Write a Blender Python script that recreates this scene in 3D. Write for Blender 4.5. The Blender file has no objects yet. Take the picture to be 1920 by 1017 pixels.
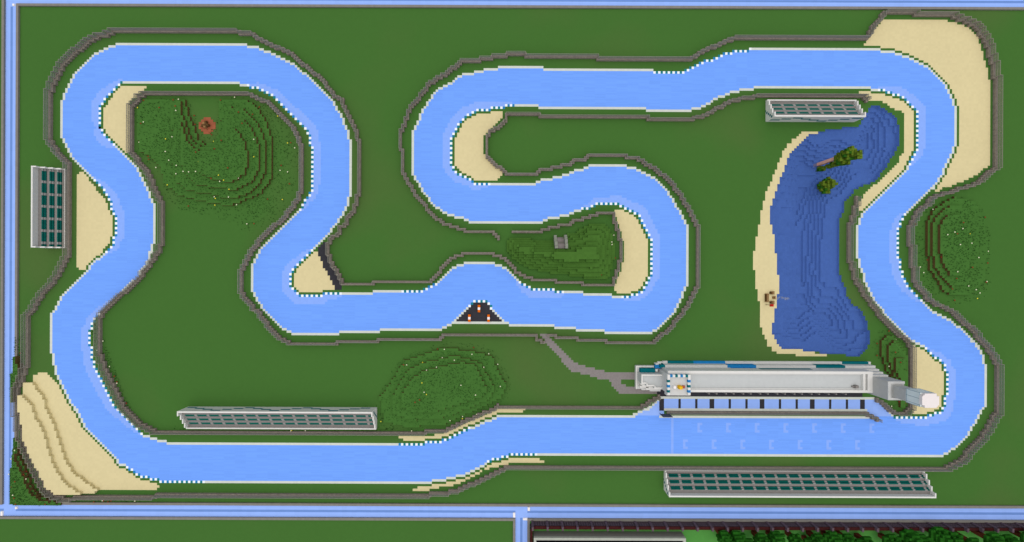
import bpy, math, random
import numpy as np

# ------------------------------------------------------------------ camera, sky, sun
SC = bpy.context.scene
COL = SC.collection
cam_data = bpy.data.cameras.new("camera")
cam = bpy.data.objects.new("camera", cam_data)
COL.objects.link(cam)
cam.location = (-0.315, -0.299, 161.9)          # straight above the circuit, one metre = one block
cam.rotation_euler = (0, 0, 0.0038)
cam_data.sensor_fit = 'VERTICAL'
cam_data.angle = math.radians(70.0)
cam_data.clip_end = 8000
SC.camera = cam

world = bpy.data.worlds.new("World")
SC.world = world
world.use_nodes = True
wn = world.node_tree
bg = wn.nodes['Background']
sky = wn.nodes.new('ShaderNodeTexSky')
sky.sky_type = 'NISHITA'
sky.sun_disc = False
sky.sun_elevation = math.radians(88)
sky.sun_rotation = math.radians(0)
sky.air_density = 1.0
sky.dust_density = 3.0
sky.ozone_density = 1.0
wn.links.new(sky.outputs[0], bg.inputs[0])
bg.inputs[1].default_value = 0.07
sun_data = bpy.data.lights.new("sun", 'SUN')
sun_data.energy = 2.1
sun_data.angle = math.radians(150)
sun_data.color = (1.0, 0.95, 0.86)
sun = bpy.data.objects.new("sun", sun_data)
COL.objects.link(sun)
sun.rotation_euler = (math.radians(2), 0, 0)
SC.view_settings.view_transform = 'Standard'
SC.view_settings.look = 'None'
SC.view_settings.exposure = 0.27
SC.view_settings.gamma = 1.0
SC.cycles.max_bounces = 5
SC.cycles.transparent_max_bounces = 12

rng = random.Random(7)

# ------------------------------------------------------------------ materials
def lin(c):
    c = c / 255.0
    return c / 12.92 if c <= 0.04045 else ((c + 0.055) / 1.055) ** 2.4

MATS = {}
def mat(name, rgb, var=0.0, grain=1.0, smooth=0.0, sscale=0.06, rough=0.95, stretch=(1, 1, 1), spec=0.0, hue=None):
    """block-textured paint: a value per texel plus a slow drift"""
    if name in MATS:
        return MATS[name]
    m = bpy.data.materials.new(name)
    m.use_nodes = True
    nt = m.node_tree
    b = nt.nodes['Principled BSDF']
    col = [min(0.93, lin(v) * 0.87) for v in rgb] + [1]
    b.inputs['Base Color'].default_value = col
    b.inputs['Roughness'].default_value = rough
    b.inputs['Specular IOR Level'].default_value = spec
    if var or smooth:
        geo = nt.nodes.new('ShaderNodeNewGeometry')
        mp = nt.nodes.new('ShaderNodeVectorMath'); mp.operation = 'MULTIPLY'
        mp.inputs[1].default_value = tuple(grain * s for s in stretch)
        nt.links.new(geo.outputs['Position'], mp.inputs[0])
        ad = nt.nodes.new('ShaderNodeVectorMath'); ad.operation = 'ADD'
        ad.inputs[1].default_value = (0.503, 0.503, 0.503)
        nt.links.new(mp.outputs[0], ad.inputs[0])
        fl = nt.nodes.new('ShaderNodeVectorMath'); fl.operation = 'FLOOR'
        nt.links.new(ad.outputs[0], fl.inputs[0])
        wh = nt.nodes.new('ShaderNodeTexWhiteNoise')
        nt.links.new(fl.outputs[0], wh.inputs['Vector'])
        ns = nt.nodes.new('ShaderNodeTexNoise')
        ns.inputs['Scale'].default_value = sscale
        ns.inputs['Detail'].default_value = 3
        nt.links.new(geo.outputs['Position'], ns.inputs['Vector'])
        m1 = nt.nodes.new('ShaderNodeMath'); m1.operation = 'MULTIPLY_ADD'
        m1.inputs[1].default_value = 2 * var; m1.inputs[2].default_value = 1 - var
        nt.links.new(wh.outputs['Value'], m1.inputs[0])
        m2 = nt.nodes.new('ShaderNodeMath'); m2.operation = 'MULTIPLY_ADD'
        m2.inputs[1].default_value = 2 * smooth; m2.inputs[2].default_value = -smooth
        nt.links.new(ns.outputs['Fac'], m2.inputs[0])
        m3 = nt.nodes.new('ShaderNodeMath'); m3.operation = 'ADD'
        nt.links.new(m1.outputs[0], m3.inputs[0]); nt.links.new(m2.outputs[0], m3.inputs[1])
        sc = nt.nodes.new('ShaderNodeVectorMath'); sc.operation = 'SCALE'
        sc.inputs[0].default_value = col[:3]
        src = None
        if hue:
            mx = nt.nodes.new('ShaderNodeMix'); mx.data_type = 'RGBA'
            mx.inputs[6].default_value = col
            mx.inputs[7].default_value = [min(0.93, lin(v) * 0.87) for v in hue] + [1]
            rp = nt.nodes.new('ShaderNodeMapRange')
            rp.inputs[1].default_value = 0.52; rp.inputs[2].default_value = 0.75
            nt.links.new(ns.outputs['Fac'], rp.inputs[0])
            nt.links.new(rp.outputs[0], mx.inputs[0])
            nt.links.new(mx.outputs[2], sc.inputs[0])
        nt.links.new(m3.outputs[0], sc.inputs['Scale'])
        nt.links.new(sc.outputs[0], b.inputs['Base Color'])
    MATS[name] = m
    return m

GRASS = mat('grass', (69, 111, 50), .015, 1, .05, .012, hue=(82, 106, 56))
HILLGRASS = mat('hill_grass', (69, 112, 50), .04, 1, .07, .08)
CASTLEGRASS = mat('mossy_grass', (72, 111, 46), .05, 1, .10, .05)
DIRT = mat('dirt', (104, 84, 52), .16, 3)
ICE = mat('blue_ice', (116, 166, 255), .045, 1, .02, .08, stretch=(.22, 2.6, 1))
ICELIGHT = mat('packed_ice', (139, 176, 252), .02, 1)
ROADICE = mat('road_ice', (152, 186, 255), .02, .5, .03, .1)
ROADICEDARK = mat('road_ice_dark', (112, 147, 214), .03, .5, .03, .1)
LINEWHITE = mat('line_white', (211, 217, 207), .03, 1)
KERBWHITE = mat('kerb_white', (246, 252, 253), .015, 1)
KERBTEAL = mat('kerb_teal', (30, 128, 142), .05, 1)
KERBBLUE = mat('kerb_blue', (40, 132, 190), .05, 1)
SAND = mat('sand', (219, 206, 158), .025, 1, .05, .05)
ASPHALT = mat('asphalt', (57, 57, 62), .07, 1)
GRAVEL = mat('path_gravel', (136, 130, 128), .06, 2)
STONE = mat('cobble_stone', (138, 129, 119), .15, 1.6)
IRON = mat('iron_bars', (152, 148, 138), .05, 1)
CURB = mat('andesite_curb', (133, 130, 124), .05, 1)
WHITEWALL = mat('white_concrete', (207, 208, 205), .02, 1)
QUARTZ = mat('quartz_white', (226, 225, 220), .02, 1)
GREYWALL = mat('light_grey_concrete', (136, 132, 128), .06, 2)
ROOFGREY = mat('roof_grey', (194, 198, 197), .02, 1)
TEAL = mat('teal_seat', (18, 96, 88), .07, 1)
TEALTOP = mat('teal_concrete', (14, 108, 116), .04, 1)
BLUETOP = mat('blue_concrete', (36, 128, 190), .04, 1)
AISLE = mat('aisle_step', (148, 149, 146), .04, 1)
BLACKSTONE = mat('black_stone', (72, 62, 66), .2, 2)
BLACKBRICK = mat('dark_brick', (98, 82, 90), .15, 2)
DARKBROWN = mat('dark_timber', (66, 32, 32), .15, 2)
SLATE = mat('slate_board', (84, 92, 108), .06, 1)
ORANGE = mat('orange_block', (222, 106, 14), .06, 2)
LOG = mat('log_brown', (150, 116, 76), .15, 4)
LOGDARK = mat('log_dark', (98, 74, 46), .15, 4)
PLANK = mat('oak_plank', (150, 122, 84), .1, 3)
TERRACOTTA = mat('terracotta', (156, 92, 66), .1, 1)
REDWOOL = mat('red_wool', (186, 44, 34), .08, 2)
GOLD = mat('gold_block', (240, 190, 44), .06, 3, rough=.6)
BRONZE = mat('bronze_block', (176, 96, 70), .06, 3)
SNOW = mat('snow_white', (246, 242, 240), .01, 1)
WINDOWBAR = mat('window_bar', (150, 172, 182), .1, 2)
LANTERNROOF = mat('lantern_roof', (240, 232, 230), .01, 1)
LEAF = mat('leaf_green', (36, 92, 26), .24, 1.0)
LEAFOLIVE = mat('leaf_olive', (90, 112, 34), .32, 2.0)
LEAFDARK = mat('leaf_dark', (44, 92, 26), .25, 2.0)
BARK = mat('bark_brown', (112, 60, 42), .12, 2)
BARKPINK = mat('bark_pink', (228, 172, 150), .14, 1)
TUFTLIGHT = mat('tuft_light', (76, 124, 58), .2, 1)
TUFTDARK = mat('tuft_dark', (56, 96, 43), .2, 1)
PETALWHITE = mat('petal_white', (240, 240, 205))
PETALYELLOW = mat('petal_yellow', (240, 226, 70))
PETALRED = mat('petal_red', (138, 54, 36))
LAKEBED = mat('lake_bed', (112, 138, 192), .06, 1)
SHAFT = mat('shaft_grey', (184, 185, 182), .03, 1)
LAWN = mat('lawn_green', (84, 150, 70), .03, 1, .04, .03)
TURFSTONE = mat('mossy_stone', (138, 142, 130), .06, 2)

def water_material():
    m = bpy.data.materials.new('lake_water'); m.use_nodes = True
    nt = m.node_tree; nt.nodes.clear()
    out = nt.nodes.new('ShaderNodeOutputMaterial')
    d = nt.nodes.new('ShaderNodeBsdfPrincipled')
    d.inputs['Base Color'].default_value = [lin(v) * .87 for v in (78, 110, 180)] + [1]
    d.inputs['Roughness'].default_value = .8
    d.inputs['Specular IOR Level'].default_value = 0.0
    t = nt.nodes.new('ShaderNodeBsdfTransparent')
    t.inputs[0].default_value = (.72, .84, 1, 1)
    mx = nt.nodes.new('ShaderNodeMixShader')
    mx.inputs[0].default_value = .66
    nt.links.new(d.outputs[0], mx.inputs[1]); nt.links.new(t.outputs[0], mx.inputs[2])
    nt.links.new(mx.outputs[0], out.inputs[0])
    return m
def glass_material(name, rgb, fac):
    m = bpy.data.materials.new(name); m.use_nodes = True
    nt = m.node_tree; nt.nodes.clear()
    out = nt.nodes.new('ShaderNodeOutputMaterial')
    d = nt.nodes.new('ShaderNodeBsdfPrincipled')
    d.inputs['Base Color'].default_value = [lin(v) * .87 for v in rgb] + [1]
    d.inputs['Roughness'].default_value = .4
    d.inputs['Specular IOR Level'].default_value = 0.1
    t = nt.nodes.new('ShaderNodeBsdfTransparent')
    mx = nt.nodes.new('ShaderNodeMixShader'); mx.inputs[0].default_value = fac
    nt.links.new(d.outputs[0], mx.inputs[1]); nt.links.new(t.outputs[0], mx.inputs[2])
    nt.links.new(mx.outputs[0], out.inputs[0])
    return m
WATER = water_material()
GLASS = glass_material('pale_glass', (236, 248, 248), .14)
SMOKE = glass_material('smoke_puff', (176, 176, 172), .84)

# ------------------------------------------------------------------ mesh helpers
class MB:
    """collects faces, then links them as one mesh object"""
    def __init__(s):
        s.v = []; s.f = []; s.m = []
    def quad(s, a, b, c, d, mi=0):
        n = len(s.v); s.v += [a, b, c, d]; s.f.append((n, n + 1, n + 2, n + 3)); s.m.append(mi)
    def tri(s, a, b, c, mi=0):
        n = len(s.v); s.v += [a, b, c]; s.f.append((n, n + 1, n + 2)); s.m.append(mi)
    def box(s, x0, x1, y0, y1, z0, z1, mi=0, bottom=True, top=None):
        """y in grid rows (south positive); top = material of the upper face"""
        a, b = -y1, -y0
        n = len(s.v)
        s.v += [(x0, a, z0), (x1, a, z0), (x1, b, z0), (x0, b, z0), (x0, a, z1), (x1, a, z1), (x1, b, z1), (x0, b, z1)]
        fs = [(4, 5, 6, 7), (0, 1, 5, 4), (1, 2, 6, 5), (2, 3, 7, 6), (3, 0, 4, 7)]
        if bottom: fs.append((3, 2, 1, 0))
        for k, f in enumerate(fs):
            s.f.append(tuple(n + i for i in f)); s.m.append(top if (k == 0 and top is not None) else mi)
    def build(s, name, mats, parent=None, loc=(0, 0, 0)):
        me = bpy.data.meshes.new(name)
        me.from_pydata(s.v, [], s.f)
        if not isinstance(mats, (list, tuple)): mats = [mats]
        for m in mats: me.materials.append(m)
        if any(s.m): me.polygons.foreach_set('material_index', s.m)
        me.update()
        o = bpy.data.objects.new(name, me); COL.objects.link(o)
        o.location = loc
        if parent: o.parent = parent
        return o

def tag(o, label=None, cat=None, group=None, kind=None):
    if label: o['label'] = label
    if cat: o['category'] = cat
    if group: o['group'] = group
    if kind: o['kind'] = kind
    return o
def thing(name, label, cat, loc=(0, 0, 0), group=None):
    o = bpy.data.objects.new(name, None); COL.objects.link(o)
    o.location = loc
    return tag(o, label, cat, group)
def copy_tree(o, parent=None):
    c = o.copy(); COL.objects.link(c)
    if parent: c.parent = parent
    for ch in list(o.children): copy_tree(ch, c)
    return c

# ------------------------------------------------------------------ the block map
GX0, GX1, GY0, GY1 = -330, 330, -190, 190
W, Hh = GX1 - GX0 + 1, GY1 - GY0 + 1
CX = np.arange(GX0, GX1 + 1)[None, :].repeat(Hh, 0).astype(float)
CY = np.arange(GY0, GY1 + 1)[:, None].repeat(W, 1).astype(float)
def fill(poly):
    m = np.zeros((Hh, W), bool)
    n = len(poly)
    for k in range(n):
        x0, y0 = poly[k]; x1, y1 = poly[(k + 1) % n]
        if y0 == y1: continue
        c = ((y0 > CY) != (y1 > CY)) & (CX < (x1 - x0) * (CY - y0) / (y1 - y0) + x0)
        m ^= c
    return m
def line8(a, b):
    (x0, y0), (x1, y1) = a, b
    n = max(abs(x1 - x0), abs(y1 - y0))
    if n == 0: return [a]
    return [(int(math.floor(x0 + (x1 - x0) * k / n + .5)), int(math.floor(y0 + (y1 - y0) * k / n + .5))) for k in range(n + 1)]
def chain8(pts, closed=False):
    """cells of a polyline, with the on/off marks kept as (cell, flag)"""
    out = []; flag = 0; last = None
    seq = list(pts) + ([next(p for p in pts if not isinstance(p, str))] if closed else [])
    for p in seq:
        if isinstance(p, str):
            flag = {'K1': 1, 'K0': 0, 'G1': 2, 'G0': 0}[p]; continue
        if last is None: out.append((p, flag))
        else:
            for c in line8(last, p)[1:]: out.append((c, flag))
        last = p
    return out
def chain4(pts):
    out = []
    cs = [c for c, f in chain8(pts)]
    for k, c in enumerate(cs):
        if out:
            px, py = out[-1]
            if c == (px, py): continue
            if abs(c[0] - px) == 1 and abs(c[1] - py) == 1:
                out.append((c[0], py))
        out.append(c)
    return out
def mask_of(cells):
    m = np.zeros((Hh, W), bool)
    for x, y in cells:
        if GX0 <= x <= GX1 and GY0 <= y <= GY1: m[y - GY0, x - GX0] = True
    return m
def near4(m):
    r = m.copy()
    r[1:] |= m[:-1]; r[:-1] |= m[1:]; r[:, 1:] |= m[:, :-1]; r[:, :-1] |= m[:, 1:]
    return r
def rects(m):
    """merge a mask into rectangles (x0,x1,y0,y1) with block borders"""
    out = []; openr = {}
    for r in range(Hh + 1):
        runs = set()
        if r < Hh:
            row = m[r].astype(np.int8)
            d = np.diff(np.concatenate(([0], row, [0])))
            runs = set(zip(np.nonzero(d == 1)[0].tolist(), np.nonzero(d == -1)[0].tolist()))
        for k in list(openr):
            if k not in runs:
                out.append((k[0] + GX0 - .5, k[1] + GX0 - .5, openr.pop(k) + GY0 - .5, r + GY0 - .5))
        for k in runs:
            openr.setdefault(k, r)
    return out
def sheet(name, m, material, z=0.0, mb=None, mi=0):
    q = mb or MB()
    for x0, x1, y0, y1 in rects(m):
        q.quad((x0, -y1, z), (x1, -y1, z), (x1, -y0, z), (x0, -y0, z), mi)
    if mb: return None
    o = q.build(name, material); o['kind'] = 'structure'
    return o
def terrain(name, m, H, mats, parent=None, base=0.0, top=0, side=1):
    """stepped blocks: merged tops, merged side faces wherever the height changes"""
    q = MB()
    Hm = np.where(m, H, base)
    for lv in sorted(set(H[m].tolist())):
        sheet('', m & (H == lv), None, lv, q, top)
    def runs(pairs):
        pairs.sort()
        res = []
        for fix, za, zb, sg, t in pairs:
            if res and res[-1][0] == fix and res[-1][1] == za and res[-1][2] == zb and res[-1][3] == sg and res[-1][5] == t:
                res[-1][5] = t + 1
            else: res.append([fix, za, zb, sg, t, t + 1])
        return res
    p = []
    dif = (Hm[:, 1:] != Hm[:, :-1]) & (m[:, 1:] | m[:, :-1])
    for r, c in zip(*np.nonzero(dif)):
        a, b = float(Hm[r, c]), float(Hm[r, c + 1])
        p.append((c + GX0 + .5, min(a, b), max(a, b), 1 if a > b else -1, int(r)))
    for x, z0, z1, sg, t0, t1 in runs(p):
        y0, y1 = -(t0 + GY0 - .5), -(t1 + GY0 - .5)
        if sg > 0: q.quad((x, y1, z0), (x, y0, z0), (x, y0, z1), (x, y1, z1), side)
        else: q.quad((x, y0, z0), (x, y1, z0), (x, y1, z1), (x, y0, z1), side)
    p = []
    dif = (Hm[1:] != Hm[:-1]) & (m[1:] | m[:-1])
    for r, c in zip(*np.nonzero(dif)):
        a, b = float(Hm[r, c]), float(Hm[r + 1, c])
        p.append((r + GY0 + .5, min(a, b), max(a, b), 1 if a > b else -1, int(c)))
    for y, z0, z1, sg, t0, t1 in runs(p):
        x0, x1 = t0 + GX0 - .5, t1 + GX0 - .5
        y = -y
        if sg > 0: q.quad((x0, y, z0), (x1, y, z0), (x1, y, z1), (x0, y, z1), side)
        else: q.quad((x1, y, z0), (x0, y, z0), (x0, y, z1), (x1, y, z1), side)
    return q.build(name, mats, parent)

# ------------------------------------------------------------------ surveyed lines of the circuit (block columns and rows)
OUTER = [(-189,-56),(-189,-70),(-188,-71),(-188,-73),(-187,-74),(-187,-75),(-186,-77),(-185,-79),(-184,-81),(-183,-82),(-182,-83),(-177,-88),(-176,-89),(-175,-90),(-174,-90),(-173,-91),(-172,-91),(-171,-92),(-170,-92),(-169,-93),(-167,-93),(-166,-94),(-112,-94),(-111,-93),(-107,-93),(-106,-92),(-105,-92),(-104,-91),(-102,-91),(-101,-90),(-100,-90),(-99,-89),(-98,-89),(-97,-88),(-96,-88),(-95,-87),(-94,-87),(-93,-86),(-92,-86),(-91,-85),(-89,-83),(-88,-82),(-87,-82),(-86,-81),(-83,-78),(-82,-77),(-76,-71),(-75,-70),(-75,-69),(-74,-68),(-74,-67),(-73,-66),(-72,-65),(-72,-64),(-71,-63),(-71,-61),(-70,-60),(-70,-59),(-69,-58),(-69,-56),(-69,-55),(-68,-54),(-68,-31),(-69,-30),(-69,-27),(-70,-26),(-70,-25),(-71,-24),(-71,-23),(-72,-22),(-73,-21),(-73,-20),(-74,-19),(-75,-18),(-76,-17),(-76,-16),(-77,-15),(-80,-12),(-81,-11),(-83,-9),'K1',(-84,-8),(-85,-7),(-86,-6),(-90,-2),(-92,0),(-93,2),(-93,6),(-93,7),(-92,8),(-90,10),(-89,11),(-80,11),(-79,10),(-74,10),(-72,10),'K0',(-72,10),(-59,10),(-58,9),(-47,9),'K1',(-46,9),(-38,9),(-37,8),(-36,8),(-35,7),(-34,7),(-33,6),(-32,6),'K0',(-31,5),(-30,4),(-27,1),(-26,0),(-25,-1),(-24,-1),(-23,-2),(-21,-2),(-20,-3),(-8,-3),(-7,-2),(-5,-2),(-4,-1),(-3,-1),(-2,0),(-1,1),(0,2),(2,4),'K1',(3,5),(4,6),(5,6),(6,7),(7,7),(8,8),(17,8),(18,9),(21,9),'K0',(22,9),(29,9),(30,10),(41,10),(42,11),(45,11),'K1',(46,11),(49,11),(50,10),(52,10),(53,9),(54,9),(55,8),(55,7),(56,6),(56,5),(57,4),(57,3),(58,2),(58,1),(58,-1),(58,-13),(57,-14),(57,-15),(56,-16),(56,-17),(55,-18),(55,-19),(54,-20),(54,-21),(53,-22),(53,-23),(52,-24),(51,-24),(50,-25),(49,-25),(48,-26),(47,-26),(46,-27),(45,-27),(44,-28),(35,-28),(34,-27),(33,-27),(32,-26),(29,-26),'K0',(28,-25),(26,-25),(25,-24),(24,-24),(23,-23),(20,-23),(19,-22),(15,-22),(14,-21),(13,-21),(12,-20),(0,-20),(-1,-20),(-18,-20),(-19,-21),(-20,-21),(-21,-22),(-24,-22),(-25,-23),(-27,-23),(-28,-24),(-29,-24),(-30,-25),(-31,-26),(-32,-26),(-33,-27),(-34,-28),(-35,-29),(-35,-30),(-36,-31),(-37,-32),(-38,-33),(-38,-34),(-39,-35),(-39,-36),(-40,-37),(-41,-38),(-42,-40),(-42,-56),(-42,-57),(-42,-58),(-41,-59),(-41,-60),(-40,-61),(-40,-62),(-39,-63),(-39,-65),(-38,-66),(-38,-67),(-37,-68),(-36,-69),(-36,-70),(-35,-71),(-34,-72),(-34,-73),(-33,-74),(-32,-75),(-31,-76),(-30,-76),(-29,-77),(-28,-77),(-27,-78),(-26,-78),(-25,-79),(-24,-80),(-23,-81),(-22,-81),(-21,-82),(-17,-82),(-16,-83),(-13,-83),(-12,-84),(-7,-84),(-6,-85),(-1,-85),(0,-85),(12,-85),(13,-84),(58,-84),'K1',(59,-83),(71,-83),(72,-84),(73,-84),(74,-85),(75,-85),(76,-86),(77,-86),(78,-87),(79,-87),(80,-88),(83,-88),(84,-89),(85,-89),(86,-90),(87,-90),(88,-91),(91,-91),(92,-92),(98,-92),(99,-93),'K0',(100,-93),(106,-93),(107,-93),(153,-93),(154,-92),(159,-92),(160,-91),(162,-91),(163,-90),(165,-90),(166,-89),(167,-89),(168,-88),(169,-88),(170,-87),(171,-87),(172,-86),(173,-86),(174,-85),(175,-84),(180,-79),(181,-78),(181,-77),(182,-76),(182,-75),(183,-74),(183,-73),(184,-72),(184,-70),(185,-69),(185,-57),(185,-53),(184,-52),(184,-50),(183,-49),(183,-48),(182,-47),(182,-46),(181,-45),(181,-44),(180,-43),(180,-41),(179,-40),(178,-39),(178,-38),(177,-37),(176,-36),(176,-35),(175,-35),(174,-34),(173,-33),(165,-25),'K1',(164,-24),(163,-23),(163,-22),(162,-21),(162,-19),(161,-18),(161,-6),(162,-5),(162,-1),(163,0),(163,2),(164,3),(164,4),(165,5),(165,6),(166,7),(167,8),(169,10),(170,11),(171,12),'K0',(172,13),(175,16),(176,17),(177,17),(178,18),(179,18),(180,19),(181,19),(182,20),(183,20),(184,21),(185,22),(186,23),(187,23),(188,24),(191,27),(192,28),(192,29),(193,29),(194,30),(194,31),(195,31),(195,32),(196,33),(196,34),(197,35),(197,38),(198,39),(198,55),(197,57),(196,58),(196,59),(195,60),(195,61),(194,62),(194,63),(193,64),(192,65),(192,66),(191,67),(191,68),(190,69),(189,70),(188,71),(187,72),(186,73),(185,74),(184,74),(183,75),(182,76),(181,76),(180,77),(163,77),(124,77),(106,77),(11,77),'K1',(10,77),(0,77),(-1,77),(-2,78),(-4,78),(-5,79),(-8,79),(-9,80),(-10,80),'K0',(-11,81),(-12,82),(-13,82),(-14,83),(-15,83),(-16,84),(-17,84),(-18,85),(-19,85),(-20,86),(-23,86),(-24,87),(-27,87),(-28,88),(-33,88),(-34,89),(-62,89),(-107,89),(-108,89),(-128,89),'K1',(-129,89),(-147,89),(-148,88),(-151,88),(-152,87),(-155,87),(-156,86),(-157,86),(-158,85),(-159,84),(-160,84),(-161,83),'K0',(-162,82),(-164,82),(-165,81),(-165,80),(-178,67),(-179,66),(-179,65),(-180,64),(-180,63),(-181,62),(-181,61),(-182,60),(-182,59),(-183,59),(-183,58),(-184,57),(-185,56),(-185,55),(-186,54),(-186,53),(-187,52),(-187,51),(-188,50),(-188,49),(-189,48),(-189,47),(-190,46),(-190,45),(-191,44),(-191,41),(-192,40),(-192,36),(-193,35),(-193,19),(-192,18),(-191,17),(-191,16),(-190,15),(-190,14),(-189,13),(-189,12),(-188,11),(-187,10),(-184,7),(-179,2),(-178,1),(-177,-1),(-176,-2),(-171,-6),'K1',(-170,-7),(-169,-8),(-168,-9),(-167,-10),(-167,-13),(-166,-14),(-166,-22),(-167,-23),(-167,-24),(-168,-25),(-168,-28),(-169,-29),(-169,-30),(-170,-31),(-171,-32),(-171,-33),(-172,-34),(-173,-35),(-174,-36),(-175,-37),'K0',(-176,-38),(-184,-46),(-185,-47),(-185,-48),(-186,-49),(-186,-50),(-187,-51),(-187,-52),(-188,-53),(-188,-54),(-189,-55)]
INNER = ['K1',(-173,-59),(-173,-67),(-173,-68),(-172,-69),(-171,-71),(-170,-72),(-169,-73),(-168,-74),(-167,-75),(-166,-76),(-165,-77),(-164,-78),'K0',(-163,-78),(-115,-78),(-114,-77),(-112,-77),'K1',(-111,-77),(-110,-76),(-109,-76),(-107,-76),(-106,-75),(-105,-75),(-104,-74),(-103,-74),(-102,-73),(-101,-73),(-100,-72),(-99,-71),(-95,-67),(-93,-65),(-91,-63),(-89,-61),(-87,-59),(-86,-58),(-86,-57),(-85,-55),(-85,-52),(-84,-51),(-84,-33),(-85,-32),(-85,-31),(-86,-30),(-87,-29),(-87,-28),(-88,-27),(-88,-26),(-89,-25),'K0',(-90,-24),(-105,-9),(-106,-8),(-106,-7),(-107,-6),(-107,-5),(-108,-4),(-108,-3),(-109,-2),(-109,0),(-109,1),(-109,9),(-108,10),(-108,11),(-107,12),(-107,13),(-106,14),(-105,15),(-105,16),(-104,17),(-98,23),(-97,24),(-96,25),(-95,25),(-94,26),(-93,26),(-92,27),(-73,27),(-72,26),(-56,26),(-55,25),(-30,25),(-29,24),(-28,24),(-27,23),(-26,23),(-25,22),(-20,17),(-19,16),'K1',(-18,15),(-17,14),(-16,13),(-11,13),(-10,14),(-9,15),(-9,16),'K0',(-8,17),(-5,20),(-4,21),(-3,22),(-2,22),(-1,23),(0,23),(17,23),(18,24),(26,24),(27,25),(38,25),(39,26),(58,26),(59,25),(60,25),(61,24),(66,19),(67,18),(68,17),(68,16),(69,15),(69,14),(70,13),(70,12),(71,11),(71,9),(72,8),(72,7),(73,6),(73,0),(73,-19),(72,-20),(72,-21),(71,-22),(71,-23),(70,-24),(70,-25),(69,-26),(68,-27),(68,-28),(67,-29),(67,-30),(66,-31),(65,-32),(65,-33),(64,-34),(60,-38),(59,-39),(58,-39),(57,-40),(56,-40),(55,-41),(54,-41),(53,-42),(52,-42),(51,-43),(48,-43),(47,-44),(32,-44),(31,-43),(30,-43),(29,-42),(26,-42),(25,-41),(24,-41),(23,-40),(21,-40),(20,-39),(17,-39),(16,-38),(12,-38),(11,-37),(10,-37),(9,-36),(0,-36),(-1,-36),(-9,-36),'K1',(-10,-36),(-16,-36),(-17,-37),(-18,-38),(-19,-38),(-20,-39),(-21,-39),(-22,-40),(-23,-40),(-24,-41),(-25,-42),(-25,-43),(-26,-44),(-26,-55),(-25,-56),(-25,-57),(-24,-58),(-24,-59),(-23,-60),(-23,-61),(-22,-62),(-21,-63),(-20,-64),(-19,-65),(-18,-65),(-17,-66),(-16,-66),(-15,-67),(-10,-67),(-9,-68),(-4,-68),(-3,-69),(-1,-69),(0,-69),'K0',(1,-69),(10,-69),(11,-68),(55,-68),(56,-67),(74,-67),(75,-68),(78,-68),(79,-69),(80,-69),(81,-70),(82,-70),(83,-71),(84,-72),(85,-72),(86,-73),(88,-73),(89,-74),(90,-74),(91,-75),(94,-75),(95,-76),(100,-76),(101,-77),(106,-77),(107,-77),(149,-77),(150,-76),(152,-76),'K1',(153,-76),(155,-76),(156,-75),(158,-75),(159,-74),(161,-74),(162,-73),(163,-73),(164,-72),(165,-71),(168,-68),(169,-67),(169,-57),(169,-51),(168,-50),(168,-49),(167,-48),(167,-47),(166,-46),(166,-45),'K0',(165,-44),(165,-43),(164,-42),(147,-25),(146,-24),(146,-23),(145,-22),(145,-20),(144,-19),(144,-6),(145,-5),(145,-2),(146,-1),(146,0),(147,1),(147,4),(148,5),(148,6),(149,7),(149,8),(150,9),(150,10),(151,11),(151,12),(152,13),(154,15),(155,16),(155,17),(156,18),(166,28),(167,29),(168,29),(169,30),(170,30),(171,31),(172,31),'K1',(173,32),(174,33),(175,34),(177,36),(178,36),(179,37),(181,39),(181,41),(182,42),(182,51),(181,52),(181,56),(180,57),(180,58),(179,59),(177,59),(176,60),(174,60),(173,61),(160,61),'G1',(159,61),(150,61),'G0',(149,61),(107,61),(106,61),(68,61),(62,61),'G1',(61,61),(52,61),'G0',(50,61),(22,61),(0,61),(-6,61),(-7,62),(-8,62),(-9,63),(-11,63),(-12,64),(-13,64),(-14,65),(-15,65),(-16,66),(-17,66),'K1',(-18,66),(-19,67),(-20,67),(-21,68),(-22,68),(-23,69),(-24,69),(-25,70),(-26,70),(-27,71),(-29,71),(-30,72),(-36,72),(-37,73),(-47,73),'K0',(-48,73),(-79,73),(-107,73),(-108,73),(-144,73),(-145,72),(-148,72),(-149,71),(-151,71),(-152,70),(-154,70),'K1',(-155,69),(-156,68),(-157,67),(-158,66),(-159,65),(-160,64),(-161,63),(-162,62),(-163,61),(-164,60),(-165,59),(-166,58),(-167,57),(-167,56),(-168,55),(-169,53),(-170,51),(-171,49),(-172,47),(-173,45),(-174,43),(-175,41),(-175,39),(-176,38),(-176,33),(-177,32),(-177,26),(-176,25),(-176,23),(-175,22),(-175,21),(-174,20),(-173,19),(-171,17),(-169,15),(-167,13),'K0',(-166,12),(-159,5),(-157,4),(-156,3),(-156,1),(-155,0),(-154,-1),(-153,-2),(-153,-3),(-152,-4),(-152,-7),(-151,-7),(-151,-10),(-150,-11),(-150,-27),(-151,-28),(-151,-29),(-152,-30),(-152,-32),(-153,-33),(-153,-34),(-154,-35),(-154,-36),(-155,-37),(-155,-38),(-156,-39),(-156,-40),(-157,-41),(-157,-42),(-158,-43),(-159,-44),(-164,-49),(-166,-51),'K1',(-167,-52),(-168,-53),(-170,-55),(-171,-56),(-172,-57),(-172,-58)]
PIT_UP = [(50,61),(51,60),(52,60),(53,59),(54,59),(55,58),(57,58),(57,57),(58,57),(59,56),(60,55),(61,54),(62,53),(151,53),(153,54),(155,56),(156,57),(159,60),(160,61)]
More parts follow.
